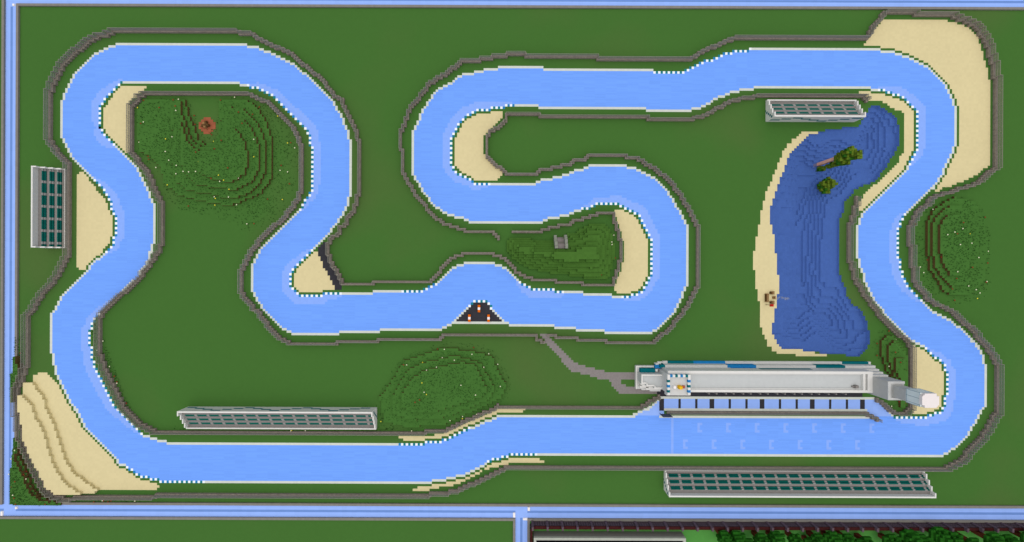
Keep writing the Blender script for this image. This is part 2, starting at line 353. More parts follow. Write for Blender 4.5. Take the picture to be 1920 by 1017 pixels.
OUT_BAR = [(0,-16),(12,-16),(12,-17),(14,-17),(15,-18),(19,-18),(19,-19),(23,-19),(24,-20),(25,-21),(28,-21),(29,-22),(31,-22),(32,-23),(34,-23),(35,-24),(41,-24),(42,-23),(42,-20),(43,-20),(43,-17),(44,-17),(44,-13),(45,-12),(45,-4),(44,-3),(44,0),(43,1),(43,3),(42,4),(42,6),(29,6),(29,5),(19,5),(18,4),(9,4),(8,3),(6,3),(5,2),(2,1),(-1,-3),(-3,-5),(-5,-6),(-7,-6),(-8,-7),(-20,-7),(-21,-6),(-23,-6),(-24,-5),(-25,-5),(-26,-4),(-30,0),(-31,2),(-33,3),(-34,5),(-58,5),(-58,6),(-71,6),(-71,5),(-72,3),(-73,1),(-73,0),(-75,-2),(-76,-4),(-76,-6),(-77,-7),(-77,-11),(-76,-13),(-73,-15),(-72,-17),(-72,-18),(-70,-19),(-69,-21),(-69,-22),(-67,-24),(-66,-25),(-66,-27),(-65,-27),(-65,-31),(-64,-31),(-64,-54),(-65,-55),(-65,-58),(-66,-59),(-67,-61),(-68,-63),(-69,-65),(-70,-67),(-71,-69),(-71,-71),(-74,-72),(-79,-79),(-85,-84),(-89,-87),(-91,-89),(-94,-91),(-97,-92),(-101,-94),(-105,-96),(-107,-96),(-108,-98),(-113,-98),(-114,-99),(-166,-99),(-167,-98),(-171,-97),(-174,-96),(-177,-94),(-179,-92),(-182,-90),(-184,-88),(-186,-86),(-188,-84),(-189,-81),(-191,-78),(-192,-75),(-193,-72),(-193,-70),(-193,-56),(-193,-55),(-193,-53),(-191,-50),(-190,-48),(-188,-46),(-186,-45),(-185,-42),(-185,-5),(-186,-4),(-187,-1),(-188,0),(-189,2),(-190,4),(-192,7),(-195,10),(-197,13),(-199,16),(-200,18),(-202,20),(-202,38),(-202,39),(-203,44),(-204,45),(-205,49),(-206,50),(-206,51),(-206,57),(-206,61),(-205,63),(-205,66),(-204,70),(-203,73),(-202,76),(-200,79),(-198,84),(-196,88),(-194,92),(-192,94),(-189,95),(-185,96),(-180,95),(-150,95),(-148,94),(-107,94),(-106,94),(-35,94),(-34,93),(-29,93),(-24,92),(-20,90),(-17,89),(-14,88),(-11,86),(-7,84),(-3,82),(0,82),(56,82),(106,82),(180,82),(183,80),(186,79),(188,77),(190,74),(192,72),(195,69),(197,66),(199,62),(201,59),(202,57),(202,55),(202,39),(201,37),(200,34),(196,29),(194,27),(191,23),(187,20),(184,17),(181,15),(178,14),(176,13),(173,11),(171,8),(168,5),(167,2),(167,0),(167,-1),(166,-4),(165,-19),(166,-21),(167,-23),(169,-26),(172,-28),(174,-31),(176,-32),(181,-33),(186,-35),(190,-36),(194,-38),(197,-41),(200,-43),(201,-45),(201,-57),(201,-80),(200,-82),(200,-86),(199,-88),(198,-92),(197,-96),(195,-99),(193,-102),(190,-104),(187,-105),(183,-107),(181,-107),(155,-108),(154,-107),(152,-104),(149,-101),(148,-99),(147,-97),(107,-97),(100,-97),(93,-97),(89,-96),(86,-94),(83,-93),(80,-92),(77,-90),(75,-89),(73,-88),(59,-88),(12,-89),(0,-90),(-6,-89),(-12,-88),(-16,-87),(-21,-87),(-23,-85),(-25,-84),(-27,-82),(-31,-80),(-35,-77),(-38,-73),(-40,-70),(-43,-67),(-44,-64),(-45,-61),(-46,-59),(-47,-57),(-46,-41),(-45,-38),(-43,-35),(-42,-33),(-40,-30),(-38,-28),(-35,-24),(-33,-22),(-30,-20),(-28,-19),(-27,-19),(-25,-18),(-21,-17),(-19,-16),(-18,-16),(-9,-16),(-8,-15),(-6,-13)]
I1_BAR = [(13,30),(12,29),(10,28),(10,27),(0,27),(-27,27),(-28,27),(-30,28),(-30,29),(-55,29),(-56,30),(-73,30),(-73,31),(-92,31),(-93,30),(-97,28),(-101,24),(-104,20),(-106,17),(-107,17),(-109,14),(-112,11),(-113,9),(-113,1),(-113,0),(-112,-2),(-111,-4),(-109,-8),(-107,-10),(-106,-12),(-101,-17),(-96,-21),(-92,-26),(-90,-29),(-89,-31),(-88,-34),(-88,-52),(-89,-52),(-89,-55),(-90,-56),(-91,-59),(-94,-62),(-97,-65),(-100,-68),(-102,-70),(-107,-71),(-107,-72),(-110,-73),(-114,-73),(-152,-73),(-153,-73),(-155,-72),(-157,-69),(-159,-68),(-159,-56),(-159,-55),(-159,-48),(-157,-46),(-155,-43),(-153,-41),(-151,-38),(-150,-34),(-148,-31),(-147,-28),(-146,-27),(-146,-12),(-147,-8),(-148,-6),(-150,-3),(-152,0),(-153,1),(-155,4),(-159,8),(-164,12),(-168,16),(-171,19),(-172,22),(-172,32),(-172,36),(-171,38),(-170,42),(-168,45),(-167,48),(-164,53),(-163,56),(-162,58),(-159,61),(-155,65),(-152,66),(-148,68),(-145,68),(-107,68),(-106,68),(-37,68),(-36,67),(-31,67),(-30,67),(-26,66),(-23,64),(-18,62),(-11,59),(-6,57),(-6,56),(-6,57),(9,57),(53,57),(56,55),(59,53),(61,52)]
I2_BAR = [(15,27),(17,27),(18,28),(27,28),(27,29),(38,29),(39,30),(58,30),(60,28),(65,24),(69,19),(72,15),(74,11),(76,7),(77,5),(77,0),(77,-19),(76,-20),(74,-24),(72,-28),(69,-33),(65,-38),(60,-42),(55,-45),(52,-47),(47,-47),(47,-48),(32,-48),(31,-47),(30,-46),(26,-46),(25,-45),(23,-44),(21,-44),(20,-43),(17,-43),(16,-42),(12,-42),(11,-41),(10,-40),(0,-40),(-1,-40),(-3,-40),(-4,-42),(-7,-44),(-9,-46),(-11,-48),(-11,-49),(-11,-55),(-11,-56),(-10,-58),(-6,-60),(-3,-63),(-3,-65),(-1,-65),(0,-65),(11,-65),(11,-64),(55,-64),(56,-63),(74,-63),(75,-64),(78,-64),(79,-65),(82,-66),(84,-68),(86,-68),(88,-70),(91,-71),(95,-72),(100,-72),(100,-73),(105,-73),(106,-73),(145,-73),(146,-72),(147,-71)]
I3_BAR = [(143,-31),(143,-27),(142,-26),(142,-23),(141,-22),(141,-20),(140,-19),(140,-6),(140,-5),(141,-1),(142,0),(142,3),(144,6),(147,11),(150,15),(154,20),(159,25),(164,29),(165,31),(166,32),(166,55),(166,56),(165,58),(164,59),(161,59),(158,58),(156,56),(154,54),(152,53)]
PW_BAR = [(65,59),(97,59),(147,59),(149,60),(151,61),(152,62)]
SANDS = [[(-173.3,-64.5),(-164.5,-76.4),(-153.5,-76.5),(-153.5,-75.5),(-160.4,-70.1),(-160.8,-48.2),(-162.6,-49.4),(-172.6,-57.8)],[(-182.6,-39.5),(-181.7,-39.5),(-181.7,-40.6),(-179.9,-40.6),(-166.5,-23.3),(-166.0,-14.3),(-178.0,0.4),(-181.5,0.4),(-181.6,-0.5),(-182.4,-0.5)],[(-198.5,43.6),(-194.6,43.6),(-193.6,44.6),(-192.5,45.5),(-183.6,57.2),(-179.4,65.9),(-162.0,82.0),(-158.1,85.4),(-148.6,89.5),(-147.6,90.6),(-147.6,91.4),(-148.6,92.5),(-172.3,92.6),(-173.7,93.4),(-178.2,93.8),(-187.1,93.9),(-189.4,92.9),(-191.3,91.6),(-193.2,90.0),(-194.1,87.7),(-195.3,85.5),(-196.2,83.5),(-197.2,81.9),(-198.4,79.4),(-199.4,77.1),(-200.3,75.7),(-201.3,72.1),(-202.2,71.3),(-202.3,66.0),(-203.2,64.3),(-203.4,60.9),(-204.2,59.3),(-204.3,53.3),(-203.0,51.1),(-203.0,48.0),(-200.5,46.9),(-200.5,45.5),(-199.5,44.5)],[(-83.3,-7.5),(-81.3,-7.5),(-81.3,-6.0),(-80.6,-4.9),(-80.6,-3.3),(-79.5,-3.3),(-79.5,-1.3),(-78.3,-0.2),(-77.4,2.3),(-76.5,3.2),(-76.5,4.7),(-75.4,4.7),(-75.4,6.5),(-74.4,6.5),(-74.4,8.4),(-79.4,8.4),(-79.4,9.3),(-91.7,10.6),(-93.9,1.0)],[(-25.1,-57.2),(-15.1,-67.3),(-4.6,-66.3),(-4.6,-64.2),(-11.2,-57.7),(-12.3,-56.4),(-12.5,-49.3),(-11.2,-47.9),(-9.4,-45.0),(-4.5,-41.0),(-4.5,-39.7),(-6.3,-38.8),(-6.5,-37.6),(-18.3,-36.5),(-26.1,-46.1)],[(42.4,-24.7),(43.5,-25.6),(46.8,-26.3),(56.5,-19.6),(59.0,-6.3),(56.6,7.1),(49.9,10.0),(43.6,9.3),(42.6,8.3),(42.6,6.5),(43.6,4.5),(44.5,0.5),(45.4,0.0),(45.4,-3.3),(46.4,-3.8),(46.3,-12.3),(45.3,-12.7),(45.3,-16.3),(44.4,-16.9),(44.4,-18.7),(43.3,-19.6),(43.3,-21.6),(42.5,-23.2)],[(154.3,-105.5),(181.2,-105.4),(181.5,-104.8),(184.3,-104.5),(187.4,-103.5),(190.4,-102.4),(191.6,-100.4),(194.4,-98.7),(194.9,-96.0),(196.1,-92.6),(196.6,-89.8),(197.8,-87.1),(198.4,-80.9),(199.6,-80.3),(199.6,-57.2),(199.4,-56.9),(199.5,-45.2),(193.5,-40.3),(187.4,-37.6),(183.5,-36.1),(179.0,-34.8),(178.4,-34.0),(172.9,-32.6),(175.1,-35.9),(180.1,-43.2),(185.1,-53.8),(184.5,-63.6),(173.2,-85.8),(153.7,-94.1),(146.5,-94.4),(146.4,-95.5),(147.6,-95.5),(147.7,-97.2)],[(144.5,-75.5),(149.2,-75.5),(164.4,-72.4),(170.6,-62.4),(170.0,-51.3),(164.5,-42.3),(146.7,-24.9),(144.5,-25.8),(144.9,-29.3),(146.7,-32.0),(151.1,-36.1),(155.6,-40.1),(161.3,-45.9),(162.2,-49.0),(163.6,-50.6),(163.5,-65.8),(162.4,-67.3),(157.5,-68.7),(154.6,-71.3),(149.2,-71.9),(147.0,-72.6)],[(167.9,30.1),(169.7,30.1),(182.6,42.3),(182.7,55.7),(174.9,59.6),(166.9,59.6),(168.0,58.0)],[(-47.5,70.0),(-36.6,70.0),(-29.0,68.1),(-22.4,65.4),(-5.7,57.6),(5.5,58.0),(5.5,58.7),(3.5,59.6),(-6.8,60.2),(-24.6,69.4),(-36.6,71.3),(-45.5,71.4),(-45.5,70.7),(-47.5,70.7)],[(-41.5,92.0),(-41.5,91.3),(-39.6,91.3),(-39.7,90.2),(-33.9,89.5),(-13.4,79.6),(-0.0,78.2),(11.6,78.3),(11.6,79.3),(13.6,79.3),(13.6,80.3),(-0.0,80.5),(-10.7,83.2),(-17.8,87.2),(-24.5,90.1),(-34.3,91.6),(-34.5,92.2)]]
ASPH = [(-82.0,-9.3),(-77.8,-12.1),(-78.0,-6.8),(-77.0,-5.4),(-73.9,-0.1),(-71.6,5.8),(-71.1,6.5),(-71.6,8.3),(-79.4,8.8),(-82.2,6.1),(-80.6,-1.0)]
LAKE = [(149.9,-69.3),(152.6,-69.4),(156.6,-67.3),(159.9,-64.6),(161.5,-60.6),(161.5,-55.3),(161.4,-53.7),(160.0,-50.8),(158.3,-47.6),(156.7,-44.7),(153.9,-40.9),(150.6,-37.5),(145.6,-35.8),(142.9,-34.0),(141.1,-31.3),(138.9,-29.1),(138.1,-24.6),(136.7,-22.4),(136.4,-17.9),(136.5,-0.7),(136.5,-0.1),(137.3,3.0),(139.0,6.3),(140.2,10.8),(142.4,13.6),(145.5,15.8),(147.2,18.6),(148.3,21.4),(149.4,26.4),(149.4,30.0),(146.9,33.6),(145.3,35.3),(139.7,35.3),(139.4,34.5),(128.6,34.4),(128.0,33.5),(122.4,33.3),(121.3,32.5),(112.7,32.4),(111.5,31.0),(110.4,29.3),(109.5,27.6),(108.6,24.9),(108.6,21.5),(109.5,20.5),(109.5,15.7),(110.5,15.5),(110.6,9.8),(111.6,9.5),(111.5,1.7),(110.5,1.4),(110.4,-7.5),(109.6,-7.8),(109.5,-15.6),(108.5,-15.7),(108.5,-19.0),(107.6,-20.1),(107.6,-27.3),(108.5,-27.9),(109.5,-32.3),(110.5,-34.6),(111.4,-37.4),(112.4,-40.1),(113.5,-42.4),(114.6,-46.3),(115.4,-47.7),(116.5,-50.2),(118.5,-51.4),(121.5,-55.3),(124.3,-57.6),(126.5,-57.8),(129.4,-58.3),(131.6,-59.4),(134.8,-59.6),(138.6,-60.1),(139.0,-60.5),(144.8,-61.0),(145.5,-62.8),(147.0,-65.7),(148.8,-67.9)]
BEACH = [(121.4,-58.4),(129.6,-58.4),(131.0,-57.6),(119.9,-46.6),(113.3,-28.8),(111.1,-6.5),(113.5,29.2),(118.4,32.5),(124.6,33.4),(128.4,34.5),(131.6,34.6),(131.6,35.5),(126.0,35.4),(118.1,35.4),(118.1,34.4),(110.4,34.4),(110.4,33.3),(108.8,33.3),(108.8,31.2),(106.8,31.2),(106.3,28.3),(105.5,28.1),(104.6,25.4),(103.4,22.5),(103.4,12.5),(102.5,12.5),(102.5,7.4),(101.6,7.4),(101.6,-0.2),(100.6,-0.2),(100.5,-8.4),(101.5,-8.7),(101.5,-13.4),(102.6,-16.7),(103.5,-22.3),(104.6,-28.5),(105.7,-32.3),(106.6,-34.5),(107.4,-36.6),(108.5,-39.0),(109.4,-41.2),(110.8,-44.6),(111.9,-47.5),(112.5,-48.8),(113.4,-51.3),(114.5,-52.4),(115.4,-53.5),(116.5,-54.4),(117.4,-55.5),(118.5,-56.4),(119.4,-57.4)]
PATH = [(11.3,26.5),(14.7,26.5),(15.5,28.0),(17.1,29.9),(18.8,31.4),(21.3,33.8),(24.3,36.6),(26.6,38.7),(29.4,39.8),(33.3,40.7),(37.5,41.7),(42.2,42.7),(53.3,42.8),(53.4,45.2),(44.9,45.4),(45.6,46.8),(46.6,47.8),(48.4,48.6),(53.4,48.7),(61.7,49.8),(61.7,51.3),(44.9,51.4),(42.8,49.1),(40.0,45.8),(35.5,45.0),(32.2,44.0),(28.3,43.0),(24.4,42.0),(23.5,41.2),(22.1,39.4),(19.3,36.1),(16.0,32.4),(14.0,30.2)]
SANDSTEP1 = [(-201.6,46.8),(-199.9,47.6),(-198.8,49.3),(-196.3,52.2),(-193.9,56.7),(-194.8,57.5),(-192.8,60.9),(-191.2,63.7),(-190.0,67.6),(-188.6,72.1),(-187.2,76.5),(-185.5,80.4),(-183.5,83.8),(-181.0,86.0),(-177.6,88.5),(-174.8,91.0),(-171.5,92.8)]
SANDSTEP2 = [(-203.5,52.3),(-202.1,53.6),(-200.2,55.3),(-197.8,57.4),(-198.9,58.1),(-197.0,62.0),(-194.5,66.5),(-192.8,71.0),(-191.7,76.0),(-189.7,81.6),(-186.9,86.0),(-183.5,89.9),(-178.2,93.5)]
HILL_GARDEN = [[(-155.7,-71.0),(-140.6,-72.6),(-137.3,-73.1),(-136.1,-68.6),(-135.7,-64.4),(-133.9,-61.5),(-132.5,-57.8),(-131.2,-54.0),(-128.3,-51.8),(-124.5,-52.7),(-122.8,-55.6),(-122.8,-62.2),(-122.8,-72.2),(-113.9,-72.3),(-107.2,-67.9),(-102.8,-61.2),(-100.1,-52.3),(-100.0,-44.5),(-101.1,-36.8),(-104.9,-31.9),(-112.6,-28.3),(-118.2,-26.5),(-129.3,-28.2),(-139.3,-30.8),(-144.9,-35.5),(-147.2,-43.3),(-152.7,-47.7),(-155.6,-48.8),(-156.5,-58.8)],[(-140.8,-68.4),(-138.0,-69.5),(-137.0,-64.0),(-135.3,-59.6),(-134.1,-55.2),(-131.7,-51.9),(-127.5,-50.1),(-123.1,-51.0),(-120.7,-54.1),(-120.7,-59.6),(-121.4,-64.1),(-118.7,-67.4),(-112.1,-66.3),(-106.6,-61.2),(-103.2,-54.6),(-102.1,-47.6),(-102.5,-40.9),(-104.7,-35.4),(-110.4,-30.8),(-117.5,-29.0),(-125.2,-31.1),(-134.7,-32.4),(-139.6,-36.4),(-141.4,-45.2),(-140.5,-54.1),(-141.5,-61.8)],[(-137.5,-61.4),(-135.5,-57.0),(-134.4,-53.3),(-131.8,-49.8),(-126.7,-48.3),(-121.2,-49.4),(-118.2,-53.4),(-118.2,-59.1),(-114.7,-62.1),(-109.8,-60.8),(-106.3,-56.0),(-104.3,-48.4),(-104.5,-41.8),(-107.6,-35.8),(-114.6,-32.7),(-123.4,-33.6),(-131.0,-35.1),(-135.4,-39.5),(-137.0,-47.1),(-136.6,-53.7)],[(-123.7,-46.9),(-118.7,-48.7),(-115.7,-53.0),(-115.5,-57.8),(-112.6,-56.5),(-109.8,-51.7),(-108.0,-44.8),(-109.5,-39.1),(-115.0,-35.6),(-122.6,-36.4),(-128.7,-39.9),(-128.7,-44.7)]]
HILL_DOME = [[(-55.2,53.1),(-51.2,47.5),(-47.9,42.6),(-45.3,37.7),(-39.1,35.9),(-34.2,34.1),(-27.5,32.3),(-20.2,33.4),(-15.3,34.0),(-8.6,35.6),(-6.8,39.5),(-5.3,42.4),(-3.5,46.2),(-2.4,47.8),(-4.6,52.9),(-12.3,57.3),(-20.1,61.8),(-29.0,64.7),(-44.5,65.2),(-53.4,63.1)],[(-49.8,52.7),(-46.5,46.1),(-42.8,41.2),(-37.3,38.3),(-29.5,36.7),(-24.5,35.4),(-17.8,36.7),(-13.0,38.9),(-9.6,44.4),(-7.2,49.7),(-10.1,53.7),(-17.8,57.0),(-26.6,60.8),(-42.0,62.2),(-49.1,59.3)],[(-45.8,51.7),(-41.8,45.3),(-37.5,41.8),(-32.0,40.3),(-21.0,37.8),(-15.5,38.7),(-12.9,43.5),(-10.0,49.4),(-13.3,52.3),(-22.1,55.1),(-30.8,58.2),(-40.7,58.3),(-45.8,56.1)]]
HILL_RIGHT = [[(179.6,-28.9),(175.1,-25.8),(172.3,-20.5),(172.3,-13.4),(173.0,-6.7),(173.5,-1.1),(176.8,3.3),(179.1,7.7),(183.1,9.9),(190.8,9.2),(196.4,3.2),(197.9,-9.0),(196.3,-22.3),(191.8,-29.4),(184.0,-31.2)],[(178.0,-25.9),(175.2,-23.2),(173.4,-19.5),(173.5,-10.0),(174.8,-2.2),(178.1,2.6),(181.2,6.1),(187.4,5.4),(191.8,0.3),(193.1,-8.9),(191.8,-20.0),(187.8,-26.1),(182.9,-27.7)],[(178.7,-23.8),(176.1,-20.2),(175.2,-17.2),(175.7,-9.3),(176.6,-4.0),(179.7,1.0),(184.1,1.7),(187.3,-2.3),(188.8,-10.0),(187.5,-18.7),(184.4,-23.1)]]
HILL_PADDOCK = [[(153.1,28.9),(155.3,27.2),(158.0,26.3),(162.0,30.0),(165.6,34.4),(165.7,55.6),(162.1,57.4),(158.1,44.9),(155.4,40.0),(154.0,35.2)],[(155.7,30.5),(157.9,28.7),(162.8,33.6),(163.9,39.8),(164.0,50.8),(160.7,50.8),(158.9,45.3),(156.6,39.8),(155.3,34.9)],[(157.8,35.1),(161.8,36.2),(162.3,46.1),(160.5,47.2),(158.7,43.0),(157.4,39.5)]]
HILL_CORNER = [[(-206.2,36.4),(-204.0,41.3),(-206.2,51.3),(-208.3,61.2),(-210.5,72.3)],[(-208.1,71.0),(-206.7,71.0),(-205.9,74.6),(-204.2,79.0),(-202.2,82.8),(-200.3,87.8),(-198.1,92.2),(-194.7,94.9),(-189.8,96.3),(-187.8,97.4),(-187.8,98.1),(-208.8,98.2),(-208.8,90.0),(-208.3,79.0)],[(-206.7,71.4),(-205.7,71.6),(-204.9,74.6),(-203.5,78.8),(-201.8,82.3),(-199.9,87.2),(-197.7,91.6),(-194.6,94.4),(-189.1,96.1),(-186.9,97.2),(-207.2,97.4),(-207.3,89.5),(-206.8,78.5)],[(-205.2,72.0),(-204.6,72.3),(-203.9,74.7),(-202.6,78.8),(-201.1,82.3),(-199.2,87.2),(-197.1,91.3),(-194.0,94.3),(-188.5,95.8),(-186.9,96.5),(-205.7,96.6),(-205.7,88.9),(-205.2,78.0)]]
HILL_CASTLE = [[(-2.1,-12.3),(-0.8,-13.8),(2.8,-13.6),(6.8,-13.2),(11.4,-12.4),(16.0,-12.0),(17.6,-12.4),(22.5,-15.0),(25.8,-15.7),(29.1,-17.7),(31.7,-19.3),(35.7,-20.0),(39.0,-18.7),(40.6,-17.4),(41.6,-13.1),(42.6,-8.2),(42.3,-1.6),(40.7,2.7),(35.8,4.3),(30.8,3.7),(25.9,2.4),(21.0,1.7),(16.0,1.1),(11.4,0.1),(6.8,-0.8),(2.8,-2.8),(-0.4,-5.1),(-2.1,-7.7)],[(-1.1,-11.6),(1.5,-12.9),(6.7,-12.3),(11.3,-11.6),(16.5,-11.3),(22.4,-13.8),(27.0,-14.6),(29.6,-16.3),(32.2,-17.9),(36.1,-18.6),(39.0,-17.0),(40.0,-12.4),(40.7,-7.8),(40.1,-2.6),(38.5,1.3),(34.9,2.7),(29.6,2.0),(24.4,1.1),(19.2,0.1),(13.9,-0.5),(10.0,-1.5),(6.1,-2.5),(2.8,-4.4),(0.2,-6.4),(-1.1,-9.0)],[(-0.1,-10.9),(2.1,-11.8),(6.7,-11.5),(11.2,-10.6),(16.4,-10.6),(22.3,-12.2),(25.5,-13.5),(28.7,-14.5),(31.3,-16.2),(35.2,-17.2),(37.5,-15.5),(38.5,-11.3),(39.2,-7.1),(38.2,-2.6),(35.9,0.7),(32.1,1.0),(26.9,0.1),(22.3,-0.5),(16.5,-1.2),(12.6,-1.8),(8.7,-3.4),(5.4,-4.7),(2.1,-6.3),(0.2,-8.3)],[(0.8,-10.5),(6.3,-10.5),(10.5,-9.5),(16.3,-9.6),(22.1,-10.9),(25.3,-11.8),(28.6,-12.8),(31.8,-14.5),(34.7,-14.8),(36.6,-12.9),(37.3,-9.0),(37.3,-5.1),(35.7,-1.9),(32.5,-0.9),(28.0,-1.5),(22.2,-1.8),(17.0,-2.5),(13.1,-3.4),(9.2,-4.7),(6.0,-6.0),(2.8,-6.9),(0.8,-8.5)],[(1.8,-10.1),(6.0,-9.5),(10.4,-8.5),(16.2,-8.9),(22.6,-8.9),(25.2,-9.5),(28.4,-10.8),(31.6,-11.8),(34.5,-11.5),(35.8,-8.9),(35.8,-5.7),(34.2,-3.5),(31.0,-3.1),(26.5,-3.1),(22.0,-3.4),(17.5,-3.7),(13.7,-5.0),(9.8,-5.6),(6.0,-6.6),(2.4,-7.5)],[(6.6,-8.8),(10.4,-7.5),(15.5,-7.2),(25.0,-7.6),(28.2,-9.5),(31.4,-9.8),(34.6,-8.9),(34.9,-5.7),(32.7,-3.8),(28.2,-4.1),(22.5,-3.7),(16.8,-4.7),(12.9,-5.9),(8.5,-6.5)],[(15.1,-5.6),(17.3,-7.5),(25.2,-7.5),(25.5,-9.1),(33.7,-9.1),(34.1,-5.0),(30.0,-4.7),(24.9,-3.7),(18.6,-3.7)]]

# ------------------------------------------------------------------ the land
co = chain8(OUTER, True); ci = chain8(INNER, True)
mo = mask_of([c for c, f in co]); mi_ = mask_of([c for c, f in ci])
fo = fill([c for c, f in co]) | mo
fi = fill([c for c, f in ci]) & ~mi_
band = fo & ~fi
# pit lane
pu = chain8(PIT_UP)
pm = mask_of([c for c, f in pu])
pit = (fill([c for c, f in pu] + [(158, 61), (52, 61)]) | pm) & ~band
line = np.zeros((Hh, W), bool); kw = line.copy(); kt = line.copy(); kb = line.copy()
def cell(m, x, y): m[y - GY0, x - GX0] = True
light = line.copy()
for cs, wide in ((co, (1, 0, 1, 1, 0, 1, 0, 0, 1)), (ci, (1, 1, 0, 1, 1, 1, 0, 1, 1))):
    run = 0; seg = []; segs = []
    for c, f in cs:
        if f == 1:
            m = kw if run % 2 == 0 else (kb if rng.random() < .45 else kt)
            cell(m, *c); run += 1; seg.append(c)
        else:
            if seg: segs.append(seg); seg = []
            run = 0
            if f == 0: cell(line, *c)
    if seg: segs.append(seg)
    for k, s in enumerate(segs):
        if k < len(wide) and wide[k]:
            n = len(s)
            for i, (x, y) in enumerate(s):
                w = 3.9 * math.sin(math.pi * (i + .5) / n) ** .45
                light |= ((CX - x) ** 2 + (CY - y) ** 2) < w * w
kerb = kw | kt | kb
line &= ~kerb
ice = band & ~line & ~kerb
light &= ice
taken = band | pit
# start line and grid boxes on the ice
gridm = np.zeros((Hh, W), bool)
for y in range(62, 77): cell(gridm, 67, y)
for k in range(7):
    for x0, y0 in ((78 + 12 * k, 64), (72 + 12 * k, 71)):
        for d in range(4): cell(gridm, x0, y0 + d)
        for y in (y0, y0 + 3): cell(gridm, x0 + 1, y)
gridm &= ice
light |= gridm
ice &= ~light
# pit lane surfaces
pline = pm & pit
island = pit & (CX >= 64) & (CX <= 148) & (CY >= 58) & (CY <= 60)
islandline = island & (CY == 58)
boxes = np.zeros((Hh, W), bool)
for x0, w in ((62, 2), (70, 1), (77, 1), (83, 2), (91, 1), (98, 1), (104, 2), (112, 1), (119, 1), (125, 2), (133, 1), (140, 1), (146, 2)):
    for y in range(54, 59 if x0 == 62 else 58):
        for x in range(x0, x0 + w): cell(boxes, x, y)
boxes &= pit & ~pline
pitice = pit & ~pline & ~island & ~boxes
apron = (CX >= 61) & (CX <= 146) & (CY >= 47) & (CY <= 52) & ~taken
# perimeter ice roads
road = np.zeros((Hh, W), bool); roadd = road.copy(); curbm = road.copy()
def rows(m, x0, x1, y0, y1): m[y0 - GY0:y1 - GY0 + 1, x0 - GX0:x1 - GX0 + 1] = True
rows(road, -213 + 1, GX1, -115, -111)
rows(road, -212, -208, GY0, 103)
rows(road, GX0, GX1, 99, 103)
rows(road, 2, 6, 99, GY1)
rows(roadd, -207, GX1, -113, -113); rows(roadd, -210, -210, GY0, -117); rows(roadd, -210, -210, -109, 98)
rows(roadd, GX0, -213, 101, 101); rows(roadd, -207, 1, 101, 101); rows(roadd, 7, GX1, 101, 101); rows(roadd, 4, 4, 104, GY1)
rows(curbm, -207, GX1, -110, -110); rows(curbm, -207, GX1, -116, -116)
rows(curbm, -207, -207, -110, 98); rows(curbm, -207, -207, GY0, -116)
rows(curbm, -213, -213, GY0, 98); rows(curbm, GX0, -213, 98, 98); rows(curbm, -207, GX1, 98, 98)
rows(curbm, GX0, 1, 104, 104); rows(curbm, 1, 1, 104, GY1); rows(curbm, 7, 7, 104, GY1); rows(curbm, 7, GX1, 104, 104)
road &= ~curbm; roadd &= road; road &= ~roadd
allroad = road | roadd | curbm
# lake, beach, sand traps, path, run-off
free = ~(taken | allroad | apron)
lake = fill(LAKE) & free
beach = fill(BEACH) & free & ~lake
nb = near4(band)
sandm = []
used = lake | beach
for p in SANDS:
    s = fill(p) & free & ~nb & ~used
    used |= s; sandm.append(s)
asph = fill(ASPH) & free & ~nb & ~used; used |= asph
# island of asphalt inside the little chicane
chic = fi & ~band & (CY <= 21) & (CY >= 12) & (CX >= -26) & (CX <= -1)
chicline = fi & ~band & (CY == 22) & (CX >= -27) & (CX <= 1)
chic &= ~chicline; used |= chic | chicline
path = fill(PATH) & free & ~used; used |= path
# stepped hills
bars = {}
for n, ch in (('out', OUT_BAR), ('garden', I1_BAR), ('castle', I2_BAR), ('lake', I3_BAR), ('pit', PW_BAR)):
    bars[n] = chain4(ch)
barmask = mask_of([c for v in bars.values() for c in v])
H = np.zeros((Hh, W))
def hill(polys, clear=barmask):
    h = np.zeros((Hh, W))
    for p in polys: h += fill(p)
    h[~free | used] = 0
    h[near4(near4(clear)) if clear is barmask else clear] = 0
    return h
hills = {}
for n, p in (('garden', HILL_GARDEN), ('dome', HILL_DOME), ('right', HILL_RIGHT), ('paddock', HILL_PADDOCK), ('castle', HILL_CASTLE)):
    hills[n] = hill(p) 
nearbar = barmask.copy()
hc = np.zeros((Hh, W))
for p in HILL_CORNER[:1]: hc += fill(p) * 2
for p in HILL_CORNER[1:]: hc += fill(p)
hc[allroad & ~curbm] = 0; hc[barmask | taken] = 0
hc[~(free | curbm)] = 0
hills['corner'] = hc
# ragged rims so that the terraces read as placed blocks
rs = np.random.RandomState(3)
allhill = np.zeros((Hh, W), bool)
for n in hills:
    h = hills[n]
    allhill |= h > 0
    H = np.maximum(H, h)
# banked sand trap in the south-west corner
st = sandm[2]
def west_of(pl):
    ys = np.array([p[1] for p in pl]); xs = np.array([p[0] for p in pl])
    return CX < np.interp(CY, ys, xs)
sandH = np.where(st, west_of(SANDSTEP1).astype(float) + west_of(SANDSTEP2).astype(float), 0)
# grass beside the upper sand banks, so the bank carries on to the wall
curbm &= ~(hc > 0)

